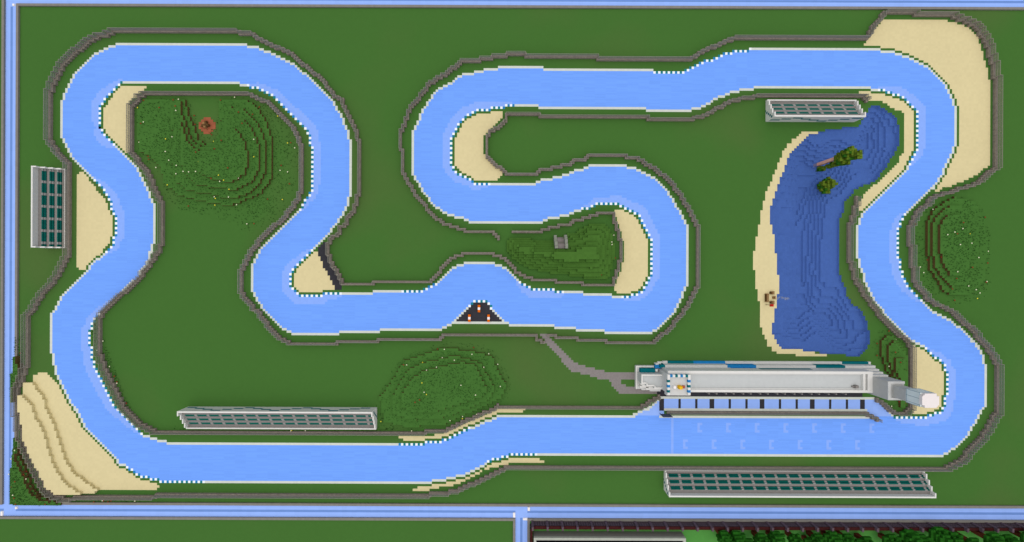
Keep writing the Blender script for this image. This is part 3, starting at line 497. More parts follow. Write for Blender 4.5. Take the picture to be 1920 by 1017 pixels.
grass = ~(taken | road | roadd | curbm | lake | beach | apron | asph | chic | chicline | path | allhill)
for s in sandm: grass &= ~s
grass |= island & (CY != 58)
lawn = grass & (CX >= 8) & (CY >= 105)
grass &= ~lawn
g = MB(); sheet('', grass, None, 0, g)
F = 4000
g.quad((-F, -F, 0), (F, -F, 0), (F, -(GY1 + .5), 0), (-F, -(GY1 + .5), 0))
g.quad((-F, -(GY0 - .5), 0), (F, -(GY0 - .5), 0), (F, F, 0), (-F, F, 0))
g.quad((-F, -(GY1 + .5), 0), (GX0 - .5, -(GY1 + .5), 0), (GX0 - .5, -(GY0 - .5), 0), (-F, -(GY0 - .5), 0))
g.quad((GX1 + .5, -(GY1 + .5), 0), (F, -(GY1 + .5), 0), (F, -(GY0 - .5), 0), (GX1 + .5, -(GY0 - .5), 0))
tag(g.build('grass_ground', GRASS), kind='structure')
sheet('compound_lawn', lawn, LAWN)
sheet('ice_track', ice, ICE)
sheet('packed_ice_marking', light, ICELIGHT)
sheet('track_edge_line', line | pline | islandline | chicline, LINEWHITE)
q = MB(); sheet('', kw, None, 0, q, 0); sheet('', kt, None, 0, q, 1); sheet('', kb, None, 0, q, 2)
tag(q.build('track_kerb', [KERBWHITE, KERBTEAL, KERBBLUE]), kind='structure')
sheet('pit_lane', pitice, ROADICE)
sheet('pit_box_marking', boxes, ASPHALT)
sheet('pit_apron', apron, ASPHALT)
sheet('ice_road', road, ROADICE)
sheet('ice_road_lane', roadd, ROADICEDARK)
tag(terrain('road_curb', curbm, np.where(curbm, .6, 0), [CURB, CURB]), kind='structure')
for k, s in enumerate(sandm):
    if k == 2: tag(terrain('sand_trap', s, sandH, [SAND, SAND]), kind='structure')
    else: sheet('sand_trap', s, SAND)
sheet('beach_sand', beach, SAND)
sheet('asphalt_runoff', asph | chic, ASPHALT)
sheet('gravel_path', path, GRAVEL)
for n, top in (('garden', HILLGRASS), ('dome', HILLGRASS), ('right', HILLGRASS), ('paddock', HILLGRASS), ('corner', HILLGRASS), ('castle', CASTLEGRASS)):
    m = hills[n] > 0
    o = terrain('grass_hill', m, hills[n], [top, DIRT if n != 'castle' else CASTLEGRASS])
    tag(o, kind='structure')
# lake: terraced bed under a thin sheet of water
dist = np.zeros((Hh, W)); cur = lake.copy(); k = 0
while cur.any() and k < 60:
    dist[cur] = k
    cur = ~near4(~cur) & cur; k += 1
nz = 1.5 * np.sin(CX * .13 + .9 * np.sin(CY * .045)) + .8 * np.sin(CX * .42 + 1.1 * np.sin(CY * .085)) + .5 * np.sin(CY * .11)
bed = -1.0 - .8 * np.clip(np.floor(dist * .42 + nz * .95), 0, 8)
tag(terrain('lake_bed', lake, np.where(lake, bed, 0), [LAKEBED, LAKEBED]), kind='structure')
sheet('lake_water', lake, WATER, -.12)

# ------------------------------------------------------------------ meadow grass and flowers
def ground_z(x, y):
    r, c = int(round(y)) - GY0, int(round(x)) - GX0
    return float(H[r, c])
noplant = taken | allroad | lake | beach | barmask | path | apron | asph
for s in sandm: noplant |= s
noplant &= ~(hc > 0)
def tufts(region, density, seed, low=.2, label_name='meadow_grass'):
    r = random.Random(seed)
    q = MB()
    pick = region & ~noplant
    rim = np.zeros((Hh, W), bool)                     # bare steps along the terraces
    rim[:, 1:] |= H[:, 1:] != H[:, :-1]; rim[:, :-1] |= H[:, 1:] != H[:, :-1]
    rim[1:] |= H[1:] != H[:-1]; rim[:-1] |= H[1:] != H[:-1]
    fade = np.zeros((Hh, W)); cur = region.copy()
    for k in range(7):
        fade[cur] += 1 / 7; cur = cur & ~near4(near4(~cur))
    patch = np.sin(CX * .21 + 2 * np.sin(CY * .13 + seed)) * np.sin(CY * .19 + 1.5 * np.sin(CX * .17))
    for row, c in zip(*np.nonzero(pick)):
        for t in range(density if density >= 1 else (1 if r.random() < density else 0)):
            if r.random() > min(1, low + .55 * fade[row, c] + .2 * patch[row, c]) * (.35 if rim[row, c] and low < .5 else 1): continue
            x = c + GX0 + r.uniform(-.45, .45); y = -(row + GY0 + r.uniform(-.45, .45)); z = float(H[row, c])
            hgt = r.uniform(.25, .7)
            mi = 0 if r.random() < .52 else 1
            for b in range(3):
                a = r.uniform(0, 6.283); w = r.uniform(.07, .14); l = r.uniform(.15, .42)
                dx, dy = math.cos(a), math.sin(a)
                q.tri((x - dy * w, y + dx * w, z), (x + dy * w, y - dx * w, z), (x + dx * l, y + dy * l, z + hgt), mi)
    o = q.build(label_name, [TUFTLIGHT, TUFTDARK])
    return tag(o, kind='stuff')
def soft(polys_px, noise=1.5):
    return fill(polys_px)

# ------------------------------------------------------------------ barriers: stone footing with iron bars on top
def barrier(name, label, key):
    cells = bars[key]
    S = set(cells)
    t = thing(name, label, 'barrier', (cells[0][0], -cells[0][1], 0))
    m = mask_of(S)
    o = terrain('stone_footing', m, np.where(m, H + 1.0, 0), [STONE, STONE], base=-.0)
    o.parent = t; o.matrix_parent_inverse = t.matrix_world.inverted(); o.location = (-t.location[0], -t.location[1], 0)
    q = MB()
    th = .06
    for x, y in S:
        z = 1.0 + float(H[y - GY0, x - GX0])
        q.box(x - th, x + th, y - th, y + th, z, z + 2.02, bottom=False)
        for dx, dy in ((1, 0), (0, 1)):
            if (x + dx, y + dy) in S:
                for k in (.25, .5, .75):
                    cx, cy = x + dx * k, y + dy * k
                    q.box(cx - .045, cx + .045, cy - .045, cy + .045, z, z + 1.97, bottom=False)
                for zz in (z + .06, z + .98, z + 1.94):
                    if dx: q.box(x, x + 1, y - .05, y + .05, zz - .05, zz + .05)
                    else: q.box(x - .05, x + .05, y, y + 1, zz - .05, zz + .05)
    o = q.build('iron_bars', IRON, t, (-t.location[0], -t.location[1], 0))
    return t
barrier('stone_barrier', 'very long stone wall topped with iron bars along the outside of the whole circuit', 'out')
barrier('stone_barrier', 'stone wall with iron bars from pit building around flower garden to the gravel path', 'garden')
barrier('stone_barrier', 'stone wall with iron bars from gravel path past the castle hill to the short grandstand', 'castle')
barrier('stone_barrier', 'stone wall with iron bars between lake and track, ending beside the glass tower', 'lake')
barrier('stone_barrier', 'straight stone pit wall with iron bars between pit lane and starting grid', 'pit')

# ------------------------------------------------------------------ grandstands
def grandstand(label, length, place, pattern_phase=0, group='grandstands beside the track'):
    """local frame: a along the stand, d from the front row to the rear wall; place(a,d) -> column,row"""
    x0, y0 = place(0, 0)
    t = thing('grandstand', label, 'grandstand', (x0, -y0, 0), group)
    L = length
    def bx(q, a0, a1, d0, d1, z0, z1, mi=0, bottom=True):
        (xa, ya), (xb, yb) = place(a0, d0), place(a1, d1)
        xa, xb = sorted((xa - x0, xb - x0)); ya, yb = sorted((ya - y0, yb - y0))
        q.box(xa, xb, ya, yb, z0, z1, mi, bottom)
    q = MB(); bx(q, .5, L - .5, .1, .62, 0, 1.15); q.build('front_wall', QUARTZ, t)
    q = MB(); bx(q, .5, L - .5, .62, 1, 0, .45); q.build('walkway', GREYWALL, t)
    q = MB(); bx(q, .5, L - .5, 8.35, 9, 0, 5.4); q.build('rear_wall', [WHITEWALL], t)
    q = MB(); bx(q, .5, L - .5, 8.35, 8.96, 5.4, 5.5); q.build('wall_coping', QUARTZ, t)
    q = MB(); bx(q, .5, L - .5, 1, 2, 0, .5); q.build('walkway', GREYWALL, t)
    for k in range(3):
        q = MB(); bx(q, .5, L - .5, 3 + 2 * k, (4 if k < 2 else 4.35) + 2 * k, 0, 1.6 + k); q.build('walkway', GREYWALL, t)
    for a0 in (0, L - .5):
        q = MB()
        for d0, d1, z in ((.1, 1, 1.2), (1, 3, 2.1), (3, 5, 3.1), (5, 7, 4.1), (7, 8.96, 5.52)):
            bx(q, a0, a0 + .5, d0, d1, 0, z)
        q.build('side_wall', QUARTZ, t)
    # seats: bench with a back, broken by pale steps every fifth block
    protos = {}
    a = .5
    segs = []
    while a < L - .5:
        step = min(1, L - .5 - a); segs.append((a, a + step, True)); a += 1
        e = min(a + 4, L - .5)
        if e > a: segs.append((a, e, False)); a = e
    for k in range(3):
        zb = .6 + k
        for a0, a1, isstep in segs:
            key = (isstep, round(a1 - a0, 2))
            if key not in protos:
                q = MB(); w = a1 - a0
                (xa, ya), (xb, yb), (xc, yc) = place(0, 0), place(w, .5), place(w, 1)
                def lb(d0, d1, z0, z1):
                    (p, r), (s, u) = place(0, d0), place(w, d1)
                    p, s = sorted((p - x0, s - x0)); r, u = sorted((r - y0, u - y0))
                    q.box(p, s, r, u, z0, z1)
                if isstep:
                    lb(0, .5, -zb, .52); lb(.5, 1, -zb, 1.03)
                else:
                    lb(.05, .46, -.1, .45); lb(.56, .98, -.1, 1.0); lb(.02, 1, -.6, -.1)
                o = q.build('aisle_step' if isstep else 'seat_bench', AISLE if isstep else TEAL, t)
                protos[key] = o
            else:
                o = protos[key].copy(); COL.objects.link(o); o.parent = t
            px, py = place(a0, 2 + 2 * k)
            o.location = (px - x0, -(py - y0), zb)
    # teal zigzag of panels on the outer walls
    q = MB(); n = int(L // 4)
    tri = (.6, 1.6, 2.6, 3.6, 2.6, 1.6)
    for i in range(n):
        z = tri[(i + pattern_phase) % 6]
        bx(q, 4 * i + .5, min(4 * i + 4.5, L - .2), 9.0, 9.004, z, z + 1)
    for a0, a1 in ((-.004, 0), (L, L + .004)):
        for i, z in enumerate((1, 2, 3, 4, 5)):
            bx(q, a0, a1, 4.2 + i * .9, 5.1 + i * .9, max(0, z - 1.6), z - .7)
    q.build('teal_zigzag_panel', TEALTOP, t)
    return t
grandstand('longest white grandstand with green seats, behind the wall south of the starting grid', 108, lambda a, d: (63.5 + a, 82.5 + d))
grandstand('long white grandstand with green seats on the grass north of the lower straight', 79, lambda a, d: (-135.5 + a, 66.5 - d))
grandstand('short white grandstand with green seats and teal patterned wall at the lake head', 37, lambda a, d: (105.5 + a, -71.5 + d), 1)
grandstand('white grandstand with green seats facing the sand trap at the western ice road', 33, lambda a, d: (-185.87 - d, -41.5 + a))

# ------------------------------------------------------------------ pit building with its towers
pb = thing('pit_building', 'long white pit building with teal and blue panels, podium tower and stepped glass-topped tower', 'pit building', (0, 0, 0))
def part(name, m, boxes_, parent=pb):
    q = MB()
    for b in boxes_: q.box(*b)
    return q.build(name, m, parent)
hall = part('main_hall', WHITEWALL, [(61.5, 142.4, 39.5, 47.9, 0, 8)])
part('roof', ROOFGREY, [(61.5, 138.6, 40.5, 46.9, 8, 8.06)], hall)
part('north_parapet', QUARTZ, [(61.5, 142.4, 39.5, 40.5, 8, 9)], hall)
part('inner_ledge', WHITEWALL, [(69.5, 138.6, 40.5, 41.1, 8.06, 8.4), (69.5, 138.6, 46.3, 46.9, 8.06, 8.4)], hall)
part('south_parapet', QUARTZ, [(69.5, 142.4, 46.9, 47.9, 8, 9)], hall)
part('east_parapet', QUARTZ, [(138.6, 139.5, 40.5, 46.9, 8, 9), (140.4, 141.3, 40.5, 46.9, 8, 9), (141.3, 142.4, 40.5, 46.9, 8, 8.9)], hall)
part('roof_vent', GREYWALL, [(135.5, 136.7, 45.0, 46.1, 8.06, 9.2), (134.6, 135.5, 45.3, 45.8, 8.06, 8.7)], hall)
def band(name, y0, y1, z0, z1, segs, drop):
    for x0, x1, m in segs:
        nm = {'w': 'white_canopy', 't': 'teal_canopy', 'b': 'blue_canopy'}[m]
        part(nm, {'w': WHITEWALL, 't': TEALTOP, 'b': BLUETOP}[m], [(x0, x1, y0, y1, z0, z1)])
band('lower', 37.5, 38.5, 0, 1, ((62.5, 64.5, 'w'), (64.5, 75.3, 't'), (75.3, 88.5, 'b'), (88.5, 137, 'w'), (137, 148, 't'), (148, 149, 'w')), 0)
band('upper', 38.5, 39.5, 0, 3.5, ((60.5, 62.5, 't'), (62.5, 88, 'w'), (88, 99.8, 'b'), (99.8, 124.2, 'w'), (124.2, 136.2, 't'), (136.2, 148.6, 'w')), 0)
part('teal_wall_panel', TEALTOP, [(100, 121, 39.49, 39.497, 4.2, 6.2)])
part('blue_wall_panel', BLUETOP, [(89, 99.5, 39.49, 39.497, 3.5, 4.4)])
part('corner_ledge', WHITEWALL, [(142.4, 148.5, 39.5, 40.2, 0, 5.2), (142.4, 148.4, 40.2, 40.9, 0, 7), (142.4, 148.65, 40.9, 41.58, 0, 8.8)])
# garage front: pillars under the eaves
for k in range(0, 12):
    for off_ in (0, 3.1):
        x = 80.6 + 7.02 * k + off_
        if x < 138: part('garage_pillar', GREYWALL, [(x, x + .55, 50.1, 50.65, 0, 3)])
part('pit_garage_door', SLATE, [(69 + 7.02 * k, 73.5 + 7.02 * k, 47.9, 47.95, 0, 3.2) for k in range(10)])
# west annex
an = part('annex', WHITEWALL, [(51.2, 61.5, 39.4, 49.0, 0, 1.3), (53.6, 61.5, 49.0, 49.5, 0, 1.3), (57.0, 61.5, 49.5, 50.0, 0, 1.3)])
part('annex_parapet', QUARTZ, [(51.2, 51.6, 39.4, 49.0, 1.3, 1.6), (51.6, 58.5, 39.4, 39.8, 1.3, 1.6)], an)
part('annex_storey', ROOFGREY, [(52.0, 61.45, 41.8, 45.5, 1.3, 5.4), (54.0, 61.45, 45.5, 46.5, 1.3, 5.4), (57.2, 61.45, 46.5, 47.5, 1.3, 5.4)], an)
part('annex_storey_parapet', QUARTZ, [(52.0, 52.5, 41.8, 45.5, 5.4, 6.0), (52.5, 60.4, 41.8, 42.3, 5.4, 6.0), (52.5, 54.0, 45.0, 45.5, 5.4, 6.0), (54.0, 54.5, 45.5, 46.5, 5.4, 6.0), (54.5, 57.2, 46.0, 46.5, 5.4, 6.0), (57.2, 57.7, 46.5, 47.5, 5.4, 6.0), (57.7, 61.4, 47.0, 47.5, 5.4, 6.0)], an)
part('annex_ledge', QUARTZ, [(52.2, 54.0, 45.52, 46.4, 1.3, 4.4), (53.0, 57.2, 46.52, 47.3, 1.3, 4.0), (55.8, 61.4, 47.52, 48.2, 1.3, 3.6), (52.4, 55.0, 47.32, 48.1, 1.3, 2.8), (55.0, 61.4, 48.22, 48.9, 1.3, 2.6)], an)
part('teal_canopy', TEALTOP, [(52.6, 58.6, 40.2, 41.78, 1.3, 3.0)], an)
part('blue_canopy', BLUETOP, [(58.8, 61.3, 38.8, 40.2, 1.32, 2.4)], an)
part('corner_step', QUARTZ, [(59.2, 61.5, 38.3, 38.78, 0, 1.9), (60.4, 62.4, 37.8, 38.28, 0, 1.0), (58.7, 59.6, 40.4, 41.3, 1.32, 3.2)], an)
# podium tower: a railed deck above the west end of the hall
pt = part('podium_tower', WHITEWALL, [(60.5, 69.5, 40.5, 48.9, 8.06, 10.0), (60.5, 61.5, 40.5, 47.9, 0, 8.0)])
for i in range(9):
    part('railing_block', QUARTZ if i % 2 == 0 else (BLUETOP if i % 4 == 1 else TEALTOP), [(60.5 + i, 61.5 + i, 40.5, 41.5, 10, 11)], pt)
for side in (0, 1):
    x0 = 60.5 if side == 0 else 68.5
    for i in range(7):
        part('railing_block', QUARTZ if i % 2 == 0 else (BLUETOP if (i // 2 + side) % 2 else TEALTOP), [(x0, x0 + 1, 41.5 + i, 42.5 + i, 10, 11)], pt)
# stepped tower with a glass lantern
ct = part('lower_shaft', SHAFT, [(142.4, 148.7, 41.6, 48.7, 0, 15)])
part('shaft_rim', WHITEWALL, [(142.4, 143.4, 41.6, 48.7, 15, 15.25), (143.4, 148.7, 41.6, 42.5, 15, 15.25), (143.4, 148.7, 47.8, 48.7, 15, 15.25)], ct)
us = part('upper_shaft', SHAFT, [(144.2, 148.7, 43.2, 47.5, 15, 20)])
part('shaft_rim', WHITEWALL, [(144.2, 144.8, 43.2, 47.5, 20, 20.2), (144.8, 148.7, 43.2, 43.8, 20, 20.2), (144.8, 148.7, 46.9, 47.5, 20, 20.2)], us)
gl = part('glass_lantern', GLASS, [(144.1, 149.0, 42.8, 47.7, 20.2, 25)])
fr = MB()
for i in range(0, 6, 5):
    x = 144.05 + i * .97
    for y in (42.75, 47.66): fr.box(x, x + .14, y, y + .12, 20.2, 25)
for i in (2, 4):
    y = 42.6 + i * 1.12
    for x in (144.04, 148.94): fr.box(x, x + .12, y, y + .14, 20.2, 25)
for z in (20.25, 24.85):
    fr.box(144.02, 149.06, 42.73, 42.8, z, z + .12); fr.box(144.02, 149.06, 47.71, 47.78, z, z + .12)
    fr.box(144.02, 144.09, 42.8, 47.7, z + .13, z + .25); fr.box(149.01, 149.08, 42.8, 47.7, z + .13, z + .25)
fr.build('window_frame', WINDOWBAR, pb)

part('lantern_roof', LANTERNROOF, [(143.9, 149.9, 43.7, 46.9, 25, 26), (144.8, 149.0, 42.8, 43.7, 25, 26), (144.8, 149.0, 46.9, 47.8, 25, 26), (144.3, 144.8, 43.3, 43.7, 25, 26), (149.0, 149.4, 46.9, 47.4, 25, 26)])

for nm, lb, x0, x1, y0, y1, z1, m in (
        ('podium_block', 'white second-place podium block, left of the golden one on the tower', 62.9, 63.95, 44.9, 46.0, 16.0, SNOW),
        ('podium_block', 'tall golden podium block in the middle of the striped tower deck', 64.75, 66.0, 44.8, 46.0, 17.0, GOLD),
        ('podium_block', 'low bronze podium block, right of the golden one on the tower', 66.5, 67.6, 44.9, 46.0, 15.6, BRONZE)):
    q = MB(); q.box(-(x1 - x0) / 2, (x1 - x0) / 2, -(y1 - y0) / 2, (y1 - y0) / 2, 0, z1 - 15 - .12)
    i_ = .1
    q.box(-(x1 - x0) / 2 + i_, (x1 - x0) / 2 - i_, -(y1 - y0) / 2 + i_, (y1 - y0) / 2 - i_, z1 - 15 - .12, z1 - 15)
    tag(q.build(nm, m, None, ((x0 + x1) / 2, -(y0 + y1) / 2, 10.0)), lb, 'podium')

sb = thing('pit_entry_board', 'slate grey board standing at the pit wall end by the pit entry', 'sign board', (63.5, -59.6, 0))
q = MB(); q.box(-2, 2, -.12, .12, .8, 4.2); q.build('board', SLATE, sb)
for x in (-1.7, 1.7):
    q = MB(); q.box(x - .12, x + .12, -.1, .1, 0, .8); q.build('post', BLACKBRICK, sb)

# ------------------------------------------------------------------ striped barrier blocks in the little chicane
def striped(x, y, label):
    t = thing('striped_barrier', label, 'barrier block', (x, -y, 0), 'striped blocks in the chicane')
    for k, m in ((-1, ORANGE), (0, SNOW), (1, ORANGE)):
        q = MB(); q.box(-.5, .5, k - .5, k + .5, 0, 1.0)
        if m is ORANGE: q.box(-.38, .38, k - .38, k + .38, 1.0, 1.06)
        q.build('orange_band' if m is ORANGE else 'white_band', m, t)
    return t
striped(-14, 16, 'orange and white striped block at the tip of the black chicane island')
striped(-18, 20, 'orange and white striped block at the left corner of the black chicane island')
striped(-10, 20, 'orange and white striped block at the right corner of the black chicane island')

# ------------------------------------------------------------------ stone stairway on the central hill
def gx(px, py): return (((px - 960) + .0038 * (py - 508.5)) / 4.486 - .3147, ((py - 508.5) - .0038 * (px - 960)) / 4.486 + .299)
cs_ = thing('stone_stairway', 'grey stone stairway between two walls climbing the terraced central hill', 'stairway', (19.6, -(-11.6), 0))
def hz(x, y): return float(H[int(round(cy0 + y)) - GY0, int(round(cx0 + x)) - GX0])
cx0, cy0 = 19.6, -11.6
for x0 in (-2.6, 1.5):
    q = MB()
    for k in range(6):
        y0 = -3 + k * .95
        q.box(x0, x0 + 1.1, y0, y0 + .95, 0, 2.2 + max(hz(x0 + .5, y0 + .4), .5 * k))
    q.build('side_wall', TURFSTONE, cs_)
q = MB()
for k in range(8):
    y0 = -2.2 + k * .6
    q.box(-1.5, 1.5, y0, y0 + .6, 0, max(.5 + .45 * k, max(hz(a, y0 + .3) for a in (-1, 0, 1)) + .35))
q.build('stair_flight', GRAVEL, cs_)

# ------------------------------------------------------------------ campfires
def campfire(x, y, z, label, s=1.0, smoke=False):
    t = thing('campfire', label, 'campfire', (x, -y, z))
    q = MB(); q.box(-.5 * s, .5 * s, -.5 * s, .5 * s, 0, .12); q.build('ash_bed', LOGDARK, t)
    for a, b, zz in ((-.3, 1, .12), (.3, 1, .12), (-.3, 0, .42), (.3, 0, .42)):
        q = MB()
        if b: q.box(-.62 * s, .62 * s, a * s - .14 * s, a * s + .14 * s, zz, zz + .3)
        else: q.box(a * s - .14 * s, a * s + .14 * s, -.62 * s, .62 * s, zz, zz + .3)
        q.build('log', LOG, t)
    return t
fx, fy = gx(387, 235)
pad = MB()
for i in range(-3, 4):
    for j in range(-3, 4):
        if abs(i) + abs(j) <= 4 and not (abs(i) == 3 and abs(j) == 3):
            pad.box(i - .5, i + .5, j - .5, j + .5, 0, .09 + .02 * ((i * 3 + j * 5) % 3), bottom=False)
fz = float(H[int(round(fy)) - GY0, int(round(fx)) - GX0])
tag(pad.build('terracotta_pad', TERRACOTTA, None, (round(fx), -round(fy), fz)), kind='structure')
lp = thing('log_pile', 'brown wood blocks heaped on the round terracotta pad in the garden bowl', 'log pile', (round(fx), -round(fy), fz + .13))
for x, y, z0, z1, m in ((0.1, -.3, 0, 2.0, LOG), (-1, .2, 0, 1, LOGDARK), (-.2, .8, 0, 1.2, LOG), (.95, .1, 0, 1.3, LOGDARK), (-.9, -.75, 0, .8, LOG), (0, -1.3, 0, .9, LOGDARK), (-1.75, 0.1, 0, .5, LOGDARK)):
    q = MB(); q.box(x - .42, x + .42, y - .42, y + .42, z0, z1); q.box(x - .3, x + .3, y - .3, y + .3, z1, z1 + .07); q.build('wood_block', m, lp)

# ------------------------------------------------------------------ things on the beach
bx_, by_ = gx(1437.7, 558.5)
t = thing('wooden_bench', 'wide wooden bench with high back facing the beach campfire', 'bench', (bx_, -by_, 0))
q = MB(); q.box(-.5, .7, -1.5, 1.5, 0, .5); q.build('seat', PLANK, t)
q = MB(); q.box(-.8, -.5, -1.5, 1.5, 0, 1.1); q.build('backrest', LOGDARK, t)
for yy in (-1.7, 1.5):
    q = MB(); q.box(-.8, .6, yy, yy + .2, 0, .85); q.build('armrest', LOG, t)
for py, s, lb in ((549.3, 1, 'single wooden chair on the north side of the beach campfire'), (567.4, -1, 'single wooden chair beside the red parasol on the beach')):
    x, y = gx(1447.2, py)
    t = thing('wooden_chair', lb, 'chair', (x, -y, 0), 'chairs round the beach campfire')
    q = MB(); q.box(-.3, .9, -.5, .5, 0, .5); q.build('seat', PLANK, t)
    q = MB(); q.box(-.9, -.3, -.5, .5, 0, 1.05); q.build('backrest', LOGDARK, t)
    for yy in (-.62, .5):
        q = MB(); q.box(-.6, .8, yy, yy + .12, .3, .8); q.build('armrest', LOG, t)
x, y = gx(1450.8, 558.3)
campfire(x, y, 0, 'small smoking campfire on the sand between the beach chairs', 1.0)
q = MB()
r_ = random.Random(5)
for k in range(15):
    z = 1.2 + k * .5
    s = r_.uniform(.12, .30) * (1 + k * .02)
    dx, dy = r_.uniform(-.5, .5), r_.uniform(-.5, .5)
    q.box(dx - s, dx + s, dy - s, dy + s, z, z + s * 1.5)
tag(q.build('campfire_smoke', SMOKE, None, (x, -y, 0)), 'grey smoke rising from the beach campfire', 'smoke', kind='stuff')
x, y = gx(1436.5, 571.5)
t = thing('beach_parasol', 'red parasol on a thin dark pole standing on the beach sand', 'parasol', (x, -y, 0))
q = MB(); q.box(-.09, .09, -.09, .09, 0, 3.4); q.build('pole', LOGDARK, t)
q = MB(); q.box(-.75, .75, -.5, .5, 3.4, 3.75); q.box(-.5, .5, -.35, .35, 3.75, 4.05); q.build('canopy', REDWOOL, t)

# ------------------------------------------------------------------ road markers
for px, py, lb, sx, sy in ((26, 9.6, 'white marker block at the north-western crossing of the ice roads', .5, .5),
                   (31, 952.5, 'white marker block below the overgrown corner hill at the crossing', .5, .5),
                   (4, 963, 'white marker block at the south-western road corner by the picture edge', .5, 1),
                   (991.5, 954.5, 'white marker block right of the southern junction on the north lane', .5, .8),
                   (964, 966, 'white marker block left of the southern junction on the south lane', .5, 1),
                   (985, 973.5, 'white marker block at the mouth of the southern side road', 1, .5)):
    x, y = gx(px, py)
    q = MB(); q.box(-sx, sx, -sy, sy, 0, .1); q.box(-sx + .08, sx - .08, -sy + .08, sy - .08, .1, .35)
    tag(q.build('road_marker', SNOW, None, (x, -y, 0)), lb, 'marker', 'white markers at the road corners')

# ------------------------------------------------------------------ blocky trees
def leaf_blob(q, cx, cy, cz, rx, ry, rz, r, keep=.82, mi=(0,)):
    n = 0
    for i in range(-int(rx) - 1, int(rx) + 2):
        for j in range(-int(ry) - 1, int(ry) + 2):
            for k in range(-int(rz) - 1, int(rz) + 2):
                d = (i / (rx + .35)) ** 2 + (j / (ry + .35)) ** 2 + (k / (rz + .35)) ** 2
                if d <= 1 and (d < .45 or r.random() < keep):
                    e = r.uniform(.47, .499)
                    q.box(cx + i - e, cx + i + e, cy + j - e, cy + j + e, cz + k - e, cz + k + e, r.choice(mi))
def broad_tree(x, y, h, rad, seed, label):
    r = random.Random(seed)
    t = thing('broadleaf_tree', label, 'tree', (x, -y, 0), 'trees in the southern compound')
    q = MB(); q.box(-.9, .9, -.7, .7, 0, h * .8); q.box(-.7, .7, -.6, .6, h * .8, h + 1); q.build('trunk', BARK, t)
    q = MB()
    leaf_blob(q, 0, 0, h, rad + .4, rad, 1.2, r, .9)
    leaf_blob(q, r.uniform(-.8, .8), r.uniform(-.8, .8), h + 2, rad - 1, rad - 1, 1, r, .85)
    q.build('crown', LEAF, t)
tl_ = [(1345, 995, 5, 2), (1370, 996, 5, 3), (1413, 999, 5, 2), (1440, 996, 5, 3), (1476, 998, 5, 2), (1517, 999, 5, 2), (1541, 1000, 5, 3), (1568, 1000, 5, 2),
       (1604, 1004, 5, 2), (1650, 1002, 5, 3), (1682, 993, 5, 3), (1737, 991, 5, 3), (1762, 1001, 5, 3), (1788, 998, 7, 2), (1825, 997, 7, 3), (1862, 1004, 5, 3), (1898, 995, 6, 3), (1930, 1000, 6, 3),
       (1392, 1010, 5, 3), (1505, 1008, 5, 3), (1590, 1010, 5, 3), (1705, 1004, 5, 3)]
side_ = ['leftmost tree of the southern compound, at the corner of the black roofed building', 'second tree from the black roofed building, close to the dark wall', 'tree third from the black roofed building', 'fourth tree from the black roofed building, with a broad crown',
         'fifth tree from the black roofed building', 'sixth tree from the left behind the dark wall', 'seventh tree from the left behind the dark wall', 'eighth tree from the left behind the dark wall',
         'ninth tree from the left, near the middle of the compound', 'tenth tree from the left, narrow crown', 'eleventh tree from the left, brown trunk showing', 'big broad tree touching the dark compound wall', 'broad tree just south of the one touching the wall',
         'tree with a long slanting brown trunk, seventh from the right edge', 'tree with brown trunk showing, sixth from the right edge', 'broad tree fifth from the right edge', 'tree near the right edge, close to the dark wall', 'rightmost tree, cut by the picture edge',
         'broad tree at the bottom edge, nearest the black roofed building', 'broad tree at the bottom edge, second from the black roofed building', 'broad tree at the bottom edge, third from the black roofed building', 'broad tree at the bottom edge, fourth from the black roofed building']
for k, (px, py, h, rad) in enumerate(tl_):
    x, y = gx(px, py)
    broad_tree(round(x), round(y), h, rad, 20 + k, side_[k])
# two trees standing in the lake
r = random.Random(77)
x, y = gx(1535, 309)
t = thing('lake_tree', 'tall tree with pink bark and leafy crown standing in the lake', 'tree', (x, -y, -2))
q = MB(); q.box(-.6, .6, -.7, .5, 0, 13.5); q.build('trunk', BARKPINK, t)
q = MB()
for k in range(46):
    z = 1 + 14 * r.random()
    e = r.uniform(.35, .6)
    dx, dy = r.uniform(-.2, 1.5), r.uniform(.95, 2.6)
    q.box(dx - e, dx + e, dy - e, dy + e, z - e, z + e, 0 if r.random() < .6 else 1)
q.build('hanging_leaves', [LEAFOLIVE, LEAFDARK], t)
q = MB()
leaf_blob(q, .8, .6, 13.2, 2.6, 2.4, 1.5, r, .7, (0, 0, 1)); leaf_blob(q, 1.2, -.6, 15.6, 2.4, 2.2, 1.6, r, .65, (0, 0, 1)); leaf_blob(q, 3, .4, 17, 1.2, 1.3, 1.1, r, .8, (0,))
q.build('crown', [LEAFOLIVE, LEAFDARK], t)
x, y = gx(1544, 349)
t = thing('lake_tree', 'small round olive green tree standing alone in the lake', 'tree', (x, -y, -2))
q = MB(); q.box(-.5, .5, -.5, .5, 0, 4); q.build('trunk', BARK, t)
q = MB(); leaf_blob(q, 0, 0, 3.4, 2.7, 3.0, 1.4, r, .55, (0, 0, 1)); leaf_blob(q, .6, -.2, 5, 1.6, 1.4, .9, r, .7, (0,))
leaf_blob(q, 2.2, -.3, 4.6, 1.2, .8, .5, r, .7, (0,))
q.build('crown', [LEAFOLIVE, LEAFDARK], t)

